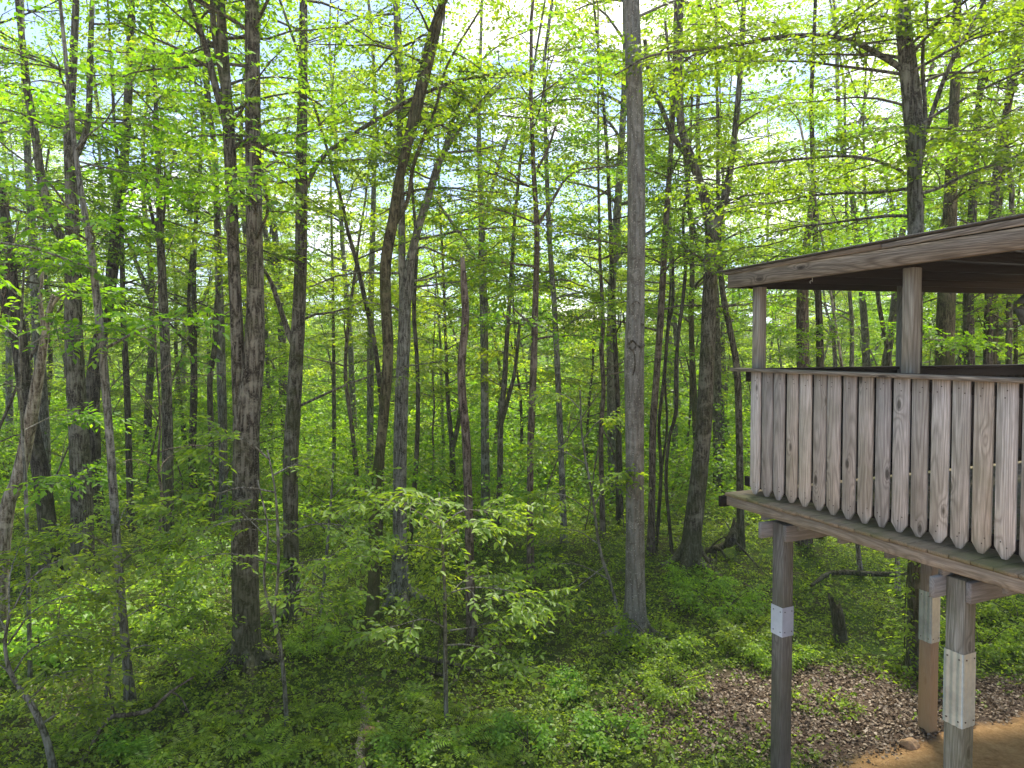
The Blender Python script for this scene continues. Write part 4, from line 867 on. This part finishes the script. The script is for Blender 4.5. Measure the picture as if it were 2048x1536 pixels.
# ivy on the foot of the tree under the porch
rng = np.random.default_rng(51); q0 = G(1828, 1345); tw = []; B = Geo()
for i in range(260):
    h = rng.uniform(0, 1) ** 1.5 * 1.9; a = rng.uniform(0, 6.28); r = .10 + .10 * math.exp(-h); d = np.array([math.cos(a), math.sin(a), rng.uniform(-.3, .4)]); d /= np.linalg.norm(d)
    tw.append([d[0] * r, d[1] * r, h, *d, .12])
for a in (0.4, 2.0, 3.9, 5.2):
    z = np.linspace(0, 2.0, 12); tube(B, np.stack([.115 * np.cos(a + .25 * np.sin(z * 3)), .115 * np.sin(a + .25 * np.sin(z * 3)), z], 1), np.full(12, .007), 4)
leafy_thing('ivy', 'green ivy creeping up the trunk beneath the porch', 'ivy', q0, tw, LEAFU, .06, 4, rng, B)

# ------------------------------------------------------------------ dead wood on the ground
def log(name, label, pl, bark, seed, lift=0.0, branches=(), cat='log', jag=True, lump=.06, sides=10):
    rng = np.random.default_rng(seed); pts = []; rr = []
    for row in pl:
        x, y, w_ = row[:3]; h = row[3] if len(row) > 3 else 0.0
        if h:                                          # a raised point: same depth as its ground pixel below
            g0 = G(x, y + h); p = P(x, y, g0[1])
        else: p = G(x, y)
        r = w_ * p[1] / F / 2; pts.append(p + [0, 0, r * (0.7 if not h else 0) + lift]); rr.append(r)
    org = pts[0].copy(); C = crom(np.c_[np.array(pts), rr], 5)
    g = Geo(); tube(g, C[:, :3] - org, C[:, 3], sides, lump, rng, jag=jag)
    T = thing(name, label, cat, org)
    link('wood', g.mesh('wood', bark), T)
    if branches:
        b = Geo()
        for br in branches:
            q = []
            for row in br:
                x, y, w_ = row[:3]; h = row[3] if len(row) > 3 else 0.0
                g0 = G(x, y + h); p = P(x, y, g0[1]) + [0, 0, .02]; q.append([*p, w_ * g0[1] / F / 2])
            q = crom(q, 4); tube(b, q[:, :3] - org, q[:, 3], 6, .05, rng)
        link('branches', b.mesh('branches', bark), T)
    return T
log('fallen_log', 'rotten pale log lying lengthwise in the undergrowth, front centre-left', [(724, 1560, 22), (720, 1500, 20), (730, 1450, 20), (729, 1410, 18), (724, 1375, 10)], BARK_PALE, 1, lump=.12, lift=-.03)
log('fallen_log', 'long dark bent log lying behind the porch posts', [(1622, 1186, 6), (1650, 1166, 9), (1680, 1160, 10), (1740, 1163, 10), (1812, 1165, 10), (1900, 1167, 9)], BARK_DARK, 2, lift=.10)
log('fallen_branch', 'thin fallen branch with pale end in front of the twin-stemmed tree', [(405, 1438, 5), (470, 1428, 8), (520, 1424, 9), (560, 1420, 8), (598, 1417, 6)], BARK_RED, 3, cat='branch', branches=[[(500, 1426, 4), (480, 1412, 3), (455, 1408, 2)]])
log('fallen_branch', 'long bare curved branch arching over the ground at the lower left', [(165, 1525, 8), (215, 1440, 9, 40), (250, 1430, 9, 50), (300, 1420, 8, 60), (340, 1385, 6, 80), (385, 1355, 4, 100)], BARK_RED, 4, cat='branch', branches=[[(340, 1385, 4, 80), (362, 1400, 3, 60), (378, 1430, 3, 30)], [(230, 1434, 4, 45), (222, 1400, 3, 80), (215, 1370, 3, 110)]])
log('fallen_branch', 'heap of broken dark boughs and twigs behind the front sapling', [(818, 1316, 6), (860, 1330, 9), (905, 1340, 11), (940, 1350, 8), (980, 1352, 5)], BARK_DARK, 5, cat='branch', lift=.05,
    branches=[[(840, 1350, 5), (880, 1352, 7), (930, 1360, 4)], [(905, 1378, 8), (918, 1350, 6, 10), (930, 1330, 4, 30)], [(870, 1352, 4), (876, 1310, 3, 50), (882, 1270, 2, 90)], [(752, 1340, 4), (790, 1345, 5), (815, 1356, 4)], [(900, 1318, 6), (925, 1338, 8), (950, 1352, 5)]])
log('fallen_branch', 'slim grey branch on the ground near the dark shaded plants, lower right of centre', [(1125, 1498, 5), (1160, 1482, 8), (1200, 1474, 8)], BARK_GRAY, 6, cat='branch')
log('root_mass', 'upturned dark tangle of roots and soil left of the porch post', [(1412, 1110, 16), (1432, 1098, 16, 14), (1450, 1090, 12, 22), (1462, 1080, 22, 40), (1467, 1062, 15, 55), (1468, 1040, 5, 75)], BARK_DARK, 7, cat='roots', lump=.2,
    branches=[[(1395, 1070, 5, 60), (1405, 1105, 7, 20), (1432, 1148, 6)], [(1412, 1112, 4), (1430, 1088, 4, 25), (1455, 1076, 3, 40), (1480, 1095, 4, 30), (1518, 1138, 3)], [(1462, 1065, 3, 50), (1450, 1045, 2, 70), (1440, 1036, 1, 80)], [(1465, 1062, 3, 50), (1485, 1056, 2, 60), (1500, 1050, 2, 60)], [(1424, 1128, 5), (1402, 1120, 5, 10), (1390, 1112, 4, 15)], [(1421, 1140, 3), (1420, 1112, 3, 25)], [(1432, 1140, 3), (1433, 1105, 3, 30)],
              [(1452, 1120, 3), (1440, 1100, 5, 18), (1425, 1100, 6, 12)]])
log('fallen_branch', 'short dark rotting branch in the greenery left of the nearest tall post', [(1488, 1168, 5), (1500, 1178, 7), (1512, 1186, 6), (1530, 1186, 4), (1545, 1180, 3)], BARK_DARK, 8, cat='branch')
log('fallen_branch', 'pale thin stick lying across the leaf litter', [(1770, 1368, 4), (1800, 1366, 5), (1835, 1374, 4)], BARK_PALE, 9, cat='branch')
log('fallen_branch', 'crooked brown branch standing in herbs beside the front sapling', [(925, 1312, 4), (935, 1270, 4, 42), (943, 1235, 3, 77)], BARK_DARK, 10, cat='branch')
# stump
def stump(name, label, pl, bark, seed):
    rng = np.random.default_rng(seed); Y = G(pl[0][0], pl[0][1])[1]; C = crom(px_curve(pl, Y), 5); org = C[0][:3].copy()
    g = Geo(); tube(g, C[:, :3] - org - [0, 0, .03], C[:, 3], 14, .09, rng, jag=True); T = thing(name, label, 'stump', org); link('trunk', g.mesh('trunk', bark), T)
stump('stump', 'short broken upright stump, dark and split, standing between the porch posts', [(1682, 1284, 30), (1680, 1258, 26), (1676, 1230, 25), (1670, 1204, 20)], BARK_DARK, 1)
stump('stump', 'low black decayed stump in the shade left of the twin-stemmed tree', [(356, 1352, 14), (355, 1342, 13), (354, 1334, 9)], BARK_DARK, 2)

# ------------------------------------------------------------------ plants that come in numbers
def copy_tree(o, loc, rz, sc, label, group=None):
    r = o.copy(); COL.objects.link(r); r.location = loc; r.rotation_euler = (0, 0, rz); r.scale = sc; r['label'] = label
    if group: r['group'] = group
    for ch in list(o.children):
        c = ch.copy(); COL.objects.link(c); c.parent = r
    return r
def proto_tree(name, H, r0, first, nl, ll, seed, bark, leafm, size, tl, sec, twigs, per=8, lean=.04, fork=False, cat='tree', elr=(0.1, 0.8), width=.62):
    rng = np.random.default_rng(seed); n = 14; d = np.array([rng.normal(0, lean), rng.normal(0, lean), 1.0]); p = np.array([0, 0, -.15]); C = []
    for i in range(n):
        t = i / (n - 1); C.append([*p, r0 * (1 - .8 * t)]); d = d + [*rng.normal(0, lean, 2), 0]; p = p + d / np.linalg.norm(d) * H / (n - 1)
    C = crom(C, 3); g = Geo(); r = C[:, 3] * (1 + .35 * np.exp(-np.clip(C[:, 2], 0, None) / .2)); tube(g, C[:, :3], r, 9, .035, rng)
    T = thing(name, '', cat); link('trunk', g.mesh('trunk', bark), T); B = Geo(); tw = []
    if fork:
        k = int(len(C) * rng.uniform(.3, .45)); q = C[k].copy(); d = np.array([rng.choice([-1, 1]) * .35, rng.normal(0, .2), 1.0]); F2 = [q]
        for i in range(6):
            d = d + rng.normal(0, .06, 3) - [d[0] * .1, 0, 0]; q = q.copy(); q[:3] += d / np.linalg.norm(d) * (H - C[k][2]) * .85 / 6; q[3] = C[k][3] * .7 * (1 - .8 * (i + 1) / 6); F2.append(q)
        F2 = crom(F2, 3); tube(B, F2[:, :3], F2[:, 3], 7)
    for i in range(nl):
        t = (i + rng.uniform(0, 1)) / nl; h = first + (H - first) * t; src = C if not (fork and rng.random() < .45 and h > F2[0][2]) else F2
        q = src[int(np.argmin(np.abs(src[:, 2] - h)))]
        limb(B, tw, q[:3], i * 2.4 + rng.normal(0, .5), rng.uniform(*elr), rng.uniform(*ll) * (1.1 - .55 * t), min(.05, q[3] * .55), rng, sec=sec, twigs=twigs, tl=tl)
    link('branches', B.mesh('branches', bark), T)
    v, f = leaves_from_twigs(tw, per, size, rng, width=width); link('crown', mesh_np('crown', v, f, leafm, False), T); return T

rngb = np.random.default_rng(77); placed = list(HERO_XY)
def free(x, y, dmin):
    for a, b in placed:
        if (a - x) ** 2 + (b - y) ** 2 < dmin * dmin: return False
    return True
def scatter(protos, count, y0, y1, dmin, labels, group, sc, power=1.0, xk=.82, x0=2.0, avoid=None):
    used = set(); n = 0; tries = 0
    while n < count and tries < count * 60:
        tries += 1; y = y0 + (y1 - y0) * rngb.random() ** power; x = rngb.uniform(-1, 1) * (xk * y + x0)
        if avoid and avoid(x, y): continue
        if not free(x, y, dmin): continue
        placed.append((x, y)); k = int(rngb.integers(len(protos))); s = rngb.uniform(*sc)
        lab = labels(x, y, k); z = float(gz(x, y)); rz = rngb.uniform(0, 6.28)
        if k not in used:
            o = protos[k]; used.add(k); o.location = (x, y, z); o.rotation_euler = (0, 0, rz); o.scale = (s, s, s); o['label'] = lab; o['group'] = group
        else: copy_tree(protos[k], (x, y, z), rz, (s, s, s * rngb.uniform(.92, 1.08)), lab, group)
        n += 1
    for k, o in enumerate(protos):
        if k not in used:
            for c in list(o.children): bpy.data.objects.remove(c)
            bpy.data.objects.remove(o)
deck_avoid = lambda x, y: (x > 1.4 and y < 12.2)
def gap(x, y): return -.30 < x / y < .12 and rngb.random() < .6
LM = [(-15, 'the left edge'), (60, 'the pale snag'), (165, 'the flaking trunk'), (250, 'the thin leaning tree'), (335, 'the grey-brown tree'), (492, 'the twin-stemmed tree'), (585, 'the arching-limb tree'),
      (665, 'the pole tree'), (755, 'the kinked trunk'), (805, 'the grey forked tree'), (938, 'the snapped trunk'), (1062, 'the slender brown tree'), (1115, 'the narrow grey tree'), (1205, 'the crooked brown stem'), (1270, 'the smooth pale tree'),
      (1400, 'the big leaning tree'), (1480, 'the porch corner tree'), (1608, 'the splintered snag'), (1700, 'the porch opening stem'), (1829, 'the roofside tree'), (1940, 'the far straight trunk'), (2040, 'the right edge')]
def side(x, y):
    px = 1024 + F * x / y; a = min(LM, key=lambda t: abs(t[0] - px)); d = px - a[0]
    row = 'in the nearest row' if y < 17 else 'in the second row' if y < 23 else 'in the third row' if y < 31 else 'in the fourth row' if y < 45 else 'in the fifth row' if y < 65 else 'in the last rows'
    if a[0] < 0 or a[0] == 2040: return row + ' by ' + a[1]
    return row + (' just left of ' if d < -14 else ' just right of ' if d > 14 else ' right behind ') + a[1]
TONE = ['straight grey', 'forked dark', 'yellow-green forked', 'mossy brown', 'slender pale', 'broad dark', 'crooked brown']
talls = [proto_tree('forest_tree', 19, .14, 6.0, 24, (2.0, 3.6), 201, BARK_GRAY, LEAFY, .105, .45, 6, 4), proto_tree('forest_tree', 17, .13, 5.0, 22, (2.0, 3.4), 202, BARK_DARK, LEAF, .105, .45, 6, 4, fork=True),
         proto_tree('forest_tree', 21, .17, 7.0, 24, (2.2, 4.0), 203, BARK_ROUGH, LEAFY, .11, .45, 6, 4, fork=True), proto_tree('forest_tree', 16, .10, 4.5, 22, (1.6, 3.0), 204, BARK_MOSS, LEAF, .105, .4, 6, 4),
         proto_tree('forest_tree', 18, .09, 6.0, 20, (1.5, 2.8), 205, BARK_GRAY, LEAFY, .105, .4, 6, 4, lean=.06), proto_tree('forest_tree', 18, .14, 5.0, 24, (2.0, 3.6), 206, BARK_ROUGH, LEAF, .105, .45, 6, 4),
         proto_tree('forest_tree', 14, .07, 4.0, 20, (1.4, 2.6), 207, BARK_RED, LEAFY, .105, .4, 6, 4, lean=.08)]
scatter(talls, 58, 13.5, 36, 1.7, lambda x, y, k: '%s tree %s' % (TONE[k], side(x, y)), 'woodland trees in the middle rows', (.68, .95), 1.0, avoid=lambda x, y: deck_avoid(x, y) or gap(x, y))
talls2 = [proto_tree('forest_tree', 19, .10, 2.0, 24, (2.2, 4.0), 211, BARK_GRAY, LEAFY, .18, .6, 6, 5, per=6), proto_tree('forest_tree', 17, .085, 1.6, 24, (2.2, 3.8), 212, BARK_GRAY, LEAF, .18, .6, 6, 5, per=6, fork=True),
          proto_tree('forest_tree', 21, .12, 2.0, 26, (2.4, 4.2), 213, BARK_ROUGH, LEAFY, .18, .6, 6, 5, per=6, fork=True)]
scatter(talls2, 90, 36, 130, 2.5, lambda x, y, k: '%s far tree %s' % (['pale yellow-green', 'mid green forked', 'tall spreading'][k], side(x, y)), 'trees far back in the woods', (.75, 1.1), 1.1, xk=.8, avoid=gap)
mids = [proto_tree('understory_tree', 7.0, .05, 1.2, 26, (1.3, 2.3), 221, BARK_GRAY, LEAFU, .095, .38, 6, 5, elr=(-.05, .5)), proto_tree('understory_tree', 9.0, .06, 1.8, 30, (1.4, 2.5), 222, BARK_ROUGH, LEAF, .10, .4, 6, 5, elr=(0, .5), lean=.07),
        proto_tree('understory_tree', 5.5, .04, .8, 24, (1.1, 2.0), 223, BARK_RED, LEAF, .095, .36, 6, 5, elr=(-.05, .5), lean=.06), proto_tree('understory_tree', 8.0, .05, 1.5, 28, (1.4, 2.4), 224, BARK_DARK, LEAFY, .10, .4, 6, 5, elr=(0, .5), fork=True)]
scatter(mids, 115, 13.5, 60, 1.1, lambda x, y, k: '%s small tree %s' % (['layered soft green', 'taller bright green', 'low-branched', 'forked yellow-green'][k], side(x, y)), 'small trees under the canopy', (.8, 1.2), .9, avoid=deck_avoid)
def proto_shrub(name, H, seed, leafm, size, nst=6, tl=.28, cat='shrub'):
    rng = np.random.default_rng(seed); B = Geo(); tw = []; T = thing(name, '', cat)
    for i in range(nst):
        a = rng.uniform(0, 6.28); e = rng.uniform(.8, 1.4); limb(B, tw, (rng.normal(0, .05), rng.normal(0, .05), -.03), a, e, H * rng.uniform(.7, 1.2), .012, rng, sec=7, twigs=4, tl=tl, flatten=.86, taper=.3)
    link('stems', B.mesh('stems', BARK_DARK), T); v, f = leaves_from_twigs(tw, 7, size, rng, width=.6); link('foliage', mesh_np('foliage', v, f, leafm, False), T); return T
shr = [proto_shrub('shrub', 1.5, 231, LEAFU, .07), proto_shrub('shrub', 1.1, 232, LEAFU, .06), proto_shrub('shrub', 2.0, 233, LEAF, .075, 7), proto_shrub('shrub', .8, 234, LEAFG, .055, 7)]
SH = ['round leafy green', 'low spreading', 'tall loose bright', 'small dark']
scatter(shr, 190, 10.5, 50, .7, lambda x, y, k: '%s shrub %s' % (SH[k], side(x, y)), 'shrubs in the undergrowth', (.7, 1.25), .8, avoid=lambda x, y: (x > 1.2 and y < 16) or (abs(x) < 3 and y < 12.5))
def bare(seed, H, r0):
    rng = np.random.default_rng(seed); T = thing('bare_sapling', '', 'sapling'); n = 12; d = np.array([rng.normal(0, .12), rng.normal(0, .12), 1.0]); p = np.array([0, 0, -.1]); C = []
    for i in range(n):
        C.append([*p, r0 * (1 - .8 * i / n)]); d = d + [*rng.normal(0, .10, 2), 0]; p = p + d / np.linalg.norm(d) * H / n
    C = crom(C, 3); g = Geo(); tube(g, C[:, :3], C[:, 3], 6, .05, rng); link('trunk', g.mesh('trunk', BARK_RED), T); B = Geo(); tw = []
    for i in range(9):
        q = C[int(rng.uniform(.25, .95) * (len(C) - 1))]; limb(B, tw, q[:3], rng.uniform(0, 6.28), rng.uniform(.3, 1.1), rng.uniform(.6, 1.8), q[3] * .5, rng, sec=4, twigs=1, tl=.2, flatten=.9)
    twig_tubes(B, tw, .002); link('branches', B.mesh('branches', BARK_RED), T); return T
bares = [bare(261, 6.5, .028), bare(262, 5.0, .02), bare(263, 8.0, .035)]
scatter(bares, 85, 10.5, 38, .6, lambda x, y, k: '%s leafless sapling %s' % (['wavy', 'thin', 'tall'][k], side(x, y)), 'leafless saplings among the trees', (.8, 1.2), 1.0, avoid=lambda x, y: x > .8 and y < 13)
# shrubs whose place shows clearly
sg = [proto_shrub('shrub', .75, 241, LEAFU, .07, 7), proto_shrub('shrub', .5, 242, LEAFS, .075, 6)]
spots = [(1310, 1300, 0, 1, 'leafy shrub beside the foot of the smooth pale tree'), (1440, 1230, 0, 1.1, 'green shrub left of the nearest tall porch post'), (1500, 1290, 0, .9, 'low shrub just behind the nearest tall porch post'),
         (1240, 1490, 1, .9, 'bright broad-leaved bush at the front, left of the leaf litter'), (1130, 1400, 1, .7, 'small broad-leaved bush in front of the smooth pale tree'), (1400, 1180, 0, 1, 'shrub at the foot of the big leaning tree'),
         (1060, 1500, 1, .8, 'bright low bush at the front right of the front sapling'), (820, 1530, 1, .7, 'low bright plant at the front, right of the rotten log'), (1560, 1330, 0, .7, 'small shrub behind the nearest post above the litter'),
         (1960, 1300, 0, .9, 'green shrub right of the knotty porch post'), (620, 1300, 0, .8, 'shrub between the twin-stemmed tree and the kinked mossy trunk'),
         (330, 1240, 0, 1.2, 'dark leafy shrub right of the thin smooth leaning tree'), (90, 1300, 0, 1.3, 'dense shrub behind the corner sapling'), (420, 1330, 0, .8, 'low shrub left of the twin-stemmed tree foot'), (2040, 1250, 0, 1, 'shrub at the right edge beyond the porch'),
         (1340, 1390, 0, .8, 'bright green bush left of the leaf litter patch'), (250, 1500, 1, .6, 'low leafy plant at the lower left under the curved branch')]
for i, (px, py, k, s, lab) in enumerate(spots):
    p = G(px, py); s *= .72 if px > 500 else .9
    if i in (0, 3): o = sg[k]; o.location = p; o.scale = (s, s, s); o['label'] = lab
    else: copy_tree(sg[k], p, rngb.uniform(0, 6.28), (s, s, s), lab)
# ferns
def proto_fern(seed):
    rng = np.random.default_rng(seed); tw = []; B = Geo(); T = thing('fern', '', 'fern'); V = []; Fq = []
    for i in range(9):
        a = i * .7 + rng.normal(0, .2); L = rng.uniform(.35, .55); pts = [np.zeros(3)]; e = rng.uniform(.9, 1.3)
        for k in range(8):
            d = np.array([math.cos(e) * math.cos(a), math.cos(e) * math.sin(a), math.sin(e)]); pts.append(pts[-1] + d * L / 8); e -= .2
        pts = np.array(pts); tube(B, pts, np.full(9, .002), 3)
        for k in range(1, 9):
            for s in (0, 1): 
                q = pts[k - 1] + (pts[k] - pts[k - 1]) * (s * .5 + .25); lat = np.array([-math.sin(a), math.cos(a), 0]); wl = .10 * math.sin(math.pi * (k + s * .5) / 10) + .012; d = (pts[k] - pts[k - 1]) / np.linalg.norm(pts[k] - pts[k - 1])
                for sg_ in (-1, 1):
                    t = q + (lat * sg_ * .9 + d * .35) * wl - [0, 0, .015]; n = len(V); m = (q + t) / 2; V += [q, m + d * .011, t, m - d * .011]; Fq.append([n, n + 1, n + 2, n + 3])
    link('stems', B.mesh('stems', LEAFU), T); link('fronds', mesh_np('fronds', V, Fq, LEAFU, False), T); return T
fr = proto_fern(5); first = True
for (px, py, s) in [(880, 1440, 1), (920, 1500, 1.1), (660, 1500, 1), (620, 1440, .9), (780, 1480, 1), (520, 1500, 1), (380, 1500, 1), (830, 1400, .8), (700, 1450, .9), (460, 1330, .9), (300, 1530, 1), (980, 1450, .8), (560, 1530, 1), (150, 1500, .9), (660, 1290, .9), (720, 1210, 1.0), (1000, 1540, .9), (440, 1460, .9)]:
    s *= .75; p = G(px, py); a = min([t for t in LM if 300 < t[0] < 1100] + [(893, 'the bright front sapling'), (722, 'the rotten pale log'), (573, 'the crooked forked sapling')], key=lambda t: abs(t[0] - px)); lab = '%s feathery fern %s, %s of %s' % ('small' if s < .7 else 'large' if s > .8 else 'green', 'at the bottom edge' if py > 1495 else 'low in front' if py > 1420 else 'farther back', 'left' if px < a[0] else 'right', a[1])
    if first: fr.location = p; fr['label'] = lab; fr['group'] = 'ferns at the front'; fr.scale = (s, s, s); first = False
    else: copy_tree(fr, p, rngb.uniform(0, 6.28), (s, s, s), lab, 'ferns at the front')

# ------------------------------------------------------------------ ground cover
def cover(name, label, n, y0, y1, yp, size, per, leafm, seed, hmax, tl, kind='stuff', keep=lambda x, y, rng: np.ones(len(x), bool), fine=False, width=.6, upr=.5):
    rng = np.random.default_rng(seed); y = y0 + (y1 - y0) * rng.random(n) ** yp; x = rng.uniform(-1, 1, n) * (.80 * y + 1.2)
    pat = np.sin(x * 1.7 + 1.3 * np.sin(y * 1.1)) * np.sin(y * 1.9 + 1.1 * np.sin(x * 1.4)) + .6 * np.sin(x * 4.1 + y * 2.3) * np.sin(y * 3.7 - x * 1.9)
    k = keep(x, y, rng) & (pat + rng.normal(0, .45, n) > -1.15); x, y, pat = x[k], y[k], pat[k]; n = len(x)
    h = rng.random(n) ** 1.3 * hmax * (.55 + .45 * np.clip(pat + .3, 0, 1)); a = rng.uniform(0, 6.28, n); e = rng.normal(.25, upr, n)
    sc = 1 + np.clip(y - 9, 0, None) / 16
    tw = np.stack([x, y, gz(x, y) + h * np.minimum(sc, 1.6) * np.where((x > 1.5) & (y < 13), .6, 1.0), np.cos(e) * np.cos(a), np.cos(e) * np.sin(a), np.sin(e), tl * sc * rng.uniform(.6, 1.2, n)], 1)
    V, Fc = [], []; off = 0
    for lo, hi in ((0, 1.3), (1.3, 2.0), (2.0, 9)):
        q = (sc >= lo) & (sc < hi)
        if q.any():
            v, f = leaves_from_twigs(tw[q], per, size * float(sc[q].mean()), rng, fine=fine and lo == 0, width=width, flat=.45); V.append(v); Fc.append(f + off); off += len(v)
    o = link(name, mesh_np(name, np.vstack(V), np.vstack(Fc), leafm, False)); tag(o, label, 'ground cover' if 'cover' in name else 'undergrowth', None, kind)
notbare = lambda x, y, rng: ((in_litter(x, y) + rng.normal(0, .16, len(x)) > 1.0) & (in_dirt(x, y) < -.1)) | ((in_dirt(x, y) < -.15) & ((rng.random(len(x)) < .05) | (np.sin(x * 2.1 + 1) * np.sin(y * 4.2 + x * .8) > .55)))
cover('ground_cover', 'dense low green herbs carpeting the forest floor', 95000, 3.6, 26, 1.1, .034, 5, LEAFG, 301, .17, .10, keep=notbare)
cover('ground_cover', 'sprinkling of brighter broad-leaved seedlings among the low herbs', 16000, 3.8, 22, 1.15, .05, 4, LEAFU, 302, .24, .12, keep=notbare, fine=True)
cover('undergrowth', 'far green undergrowth beneath the distant trees', 75000, 15, 75, 1.2, .065, 4, LEAF, 303, 1.7, .28)
# dead leaves
rng = np.random.default_rng(310); n = 42000; x = LITC[0] + rng.uniform(-1.3, 1.3, n) * LITC[2]; y = LITC[1] + rng.uniform(-1.35, 1.35, n) * LITC[3]
k = (in_litter(x, y) + rng.normal(0, .1, n) < 1.05) & (in_dirt(x, y) < .0 + .35 * rng.random(n) ** 4); x, y = x[k], y[k]
x2 = rng.uniform(-6, 7, 5000); y2 = rng.uniform(4.5, 11, 5000); x = np.r_[x, x2]; y = np.r_[y, y2]; n = len(x)
a = rng.uniform(0, 6.28, n); e = rng.normal(0, .15, n)
tw = np.stack([x, y, gz(x, y) + rng.random(n) * .02 + .004, np.cos(e) * np.cos(a), np.cos(e) * np.sin(a), np.sin(e), np.full(n, .01)], 1)
v, f = leaves_from_twigs(tw, 1, .042, rng, width=.7, flat=.35, droop=0)
tag(link('fallen_leaves', mesh_np('fallen_leaves', v, f, DEADL, False)), 'brown dead leaves strewn on the bare ground under the porch', 'leaf litter', None, 'stuff')

# ------------------------------------------------------------------ haze volume added to brighten the far wood
HZ = 0.0009
if HZ:
    g = Geo(); g.box((-330, -20, -1.2), (330, 440, 34)); hm = bpy.data.materials.new('haze'); hm.use_nodes = True; hm.node_tree.nodes.clear()
    pv = hm.node_tree.nodes.new('ShaderNodeVolumePrincipled'); pv.inputs['Density'].default_value = HZ; pv.inputs['Color'].default_value = (.95, .97, .92, 1); pv.inputs['Anisotropy'].default_value = 0.2
    ho = hm.node_tree.nodes.new('ShaderNodeOutputMaterial'); hm.node_tree.links.new(pv.outputs[0], ho.inputs['Volume'])
    tag(link('haze', g.mesh('haze', hm, False)), 'thin pale air haze added to brighten the far wood', 'haze', None, 'stuff')
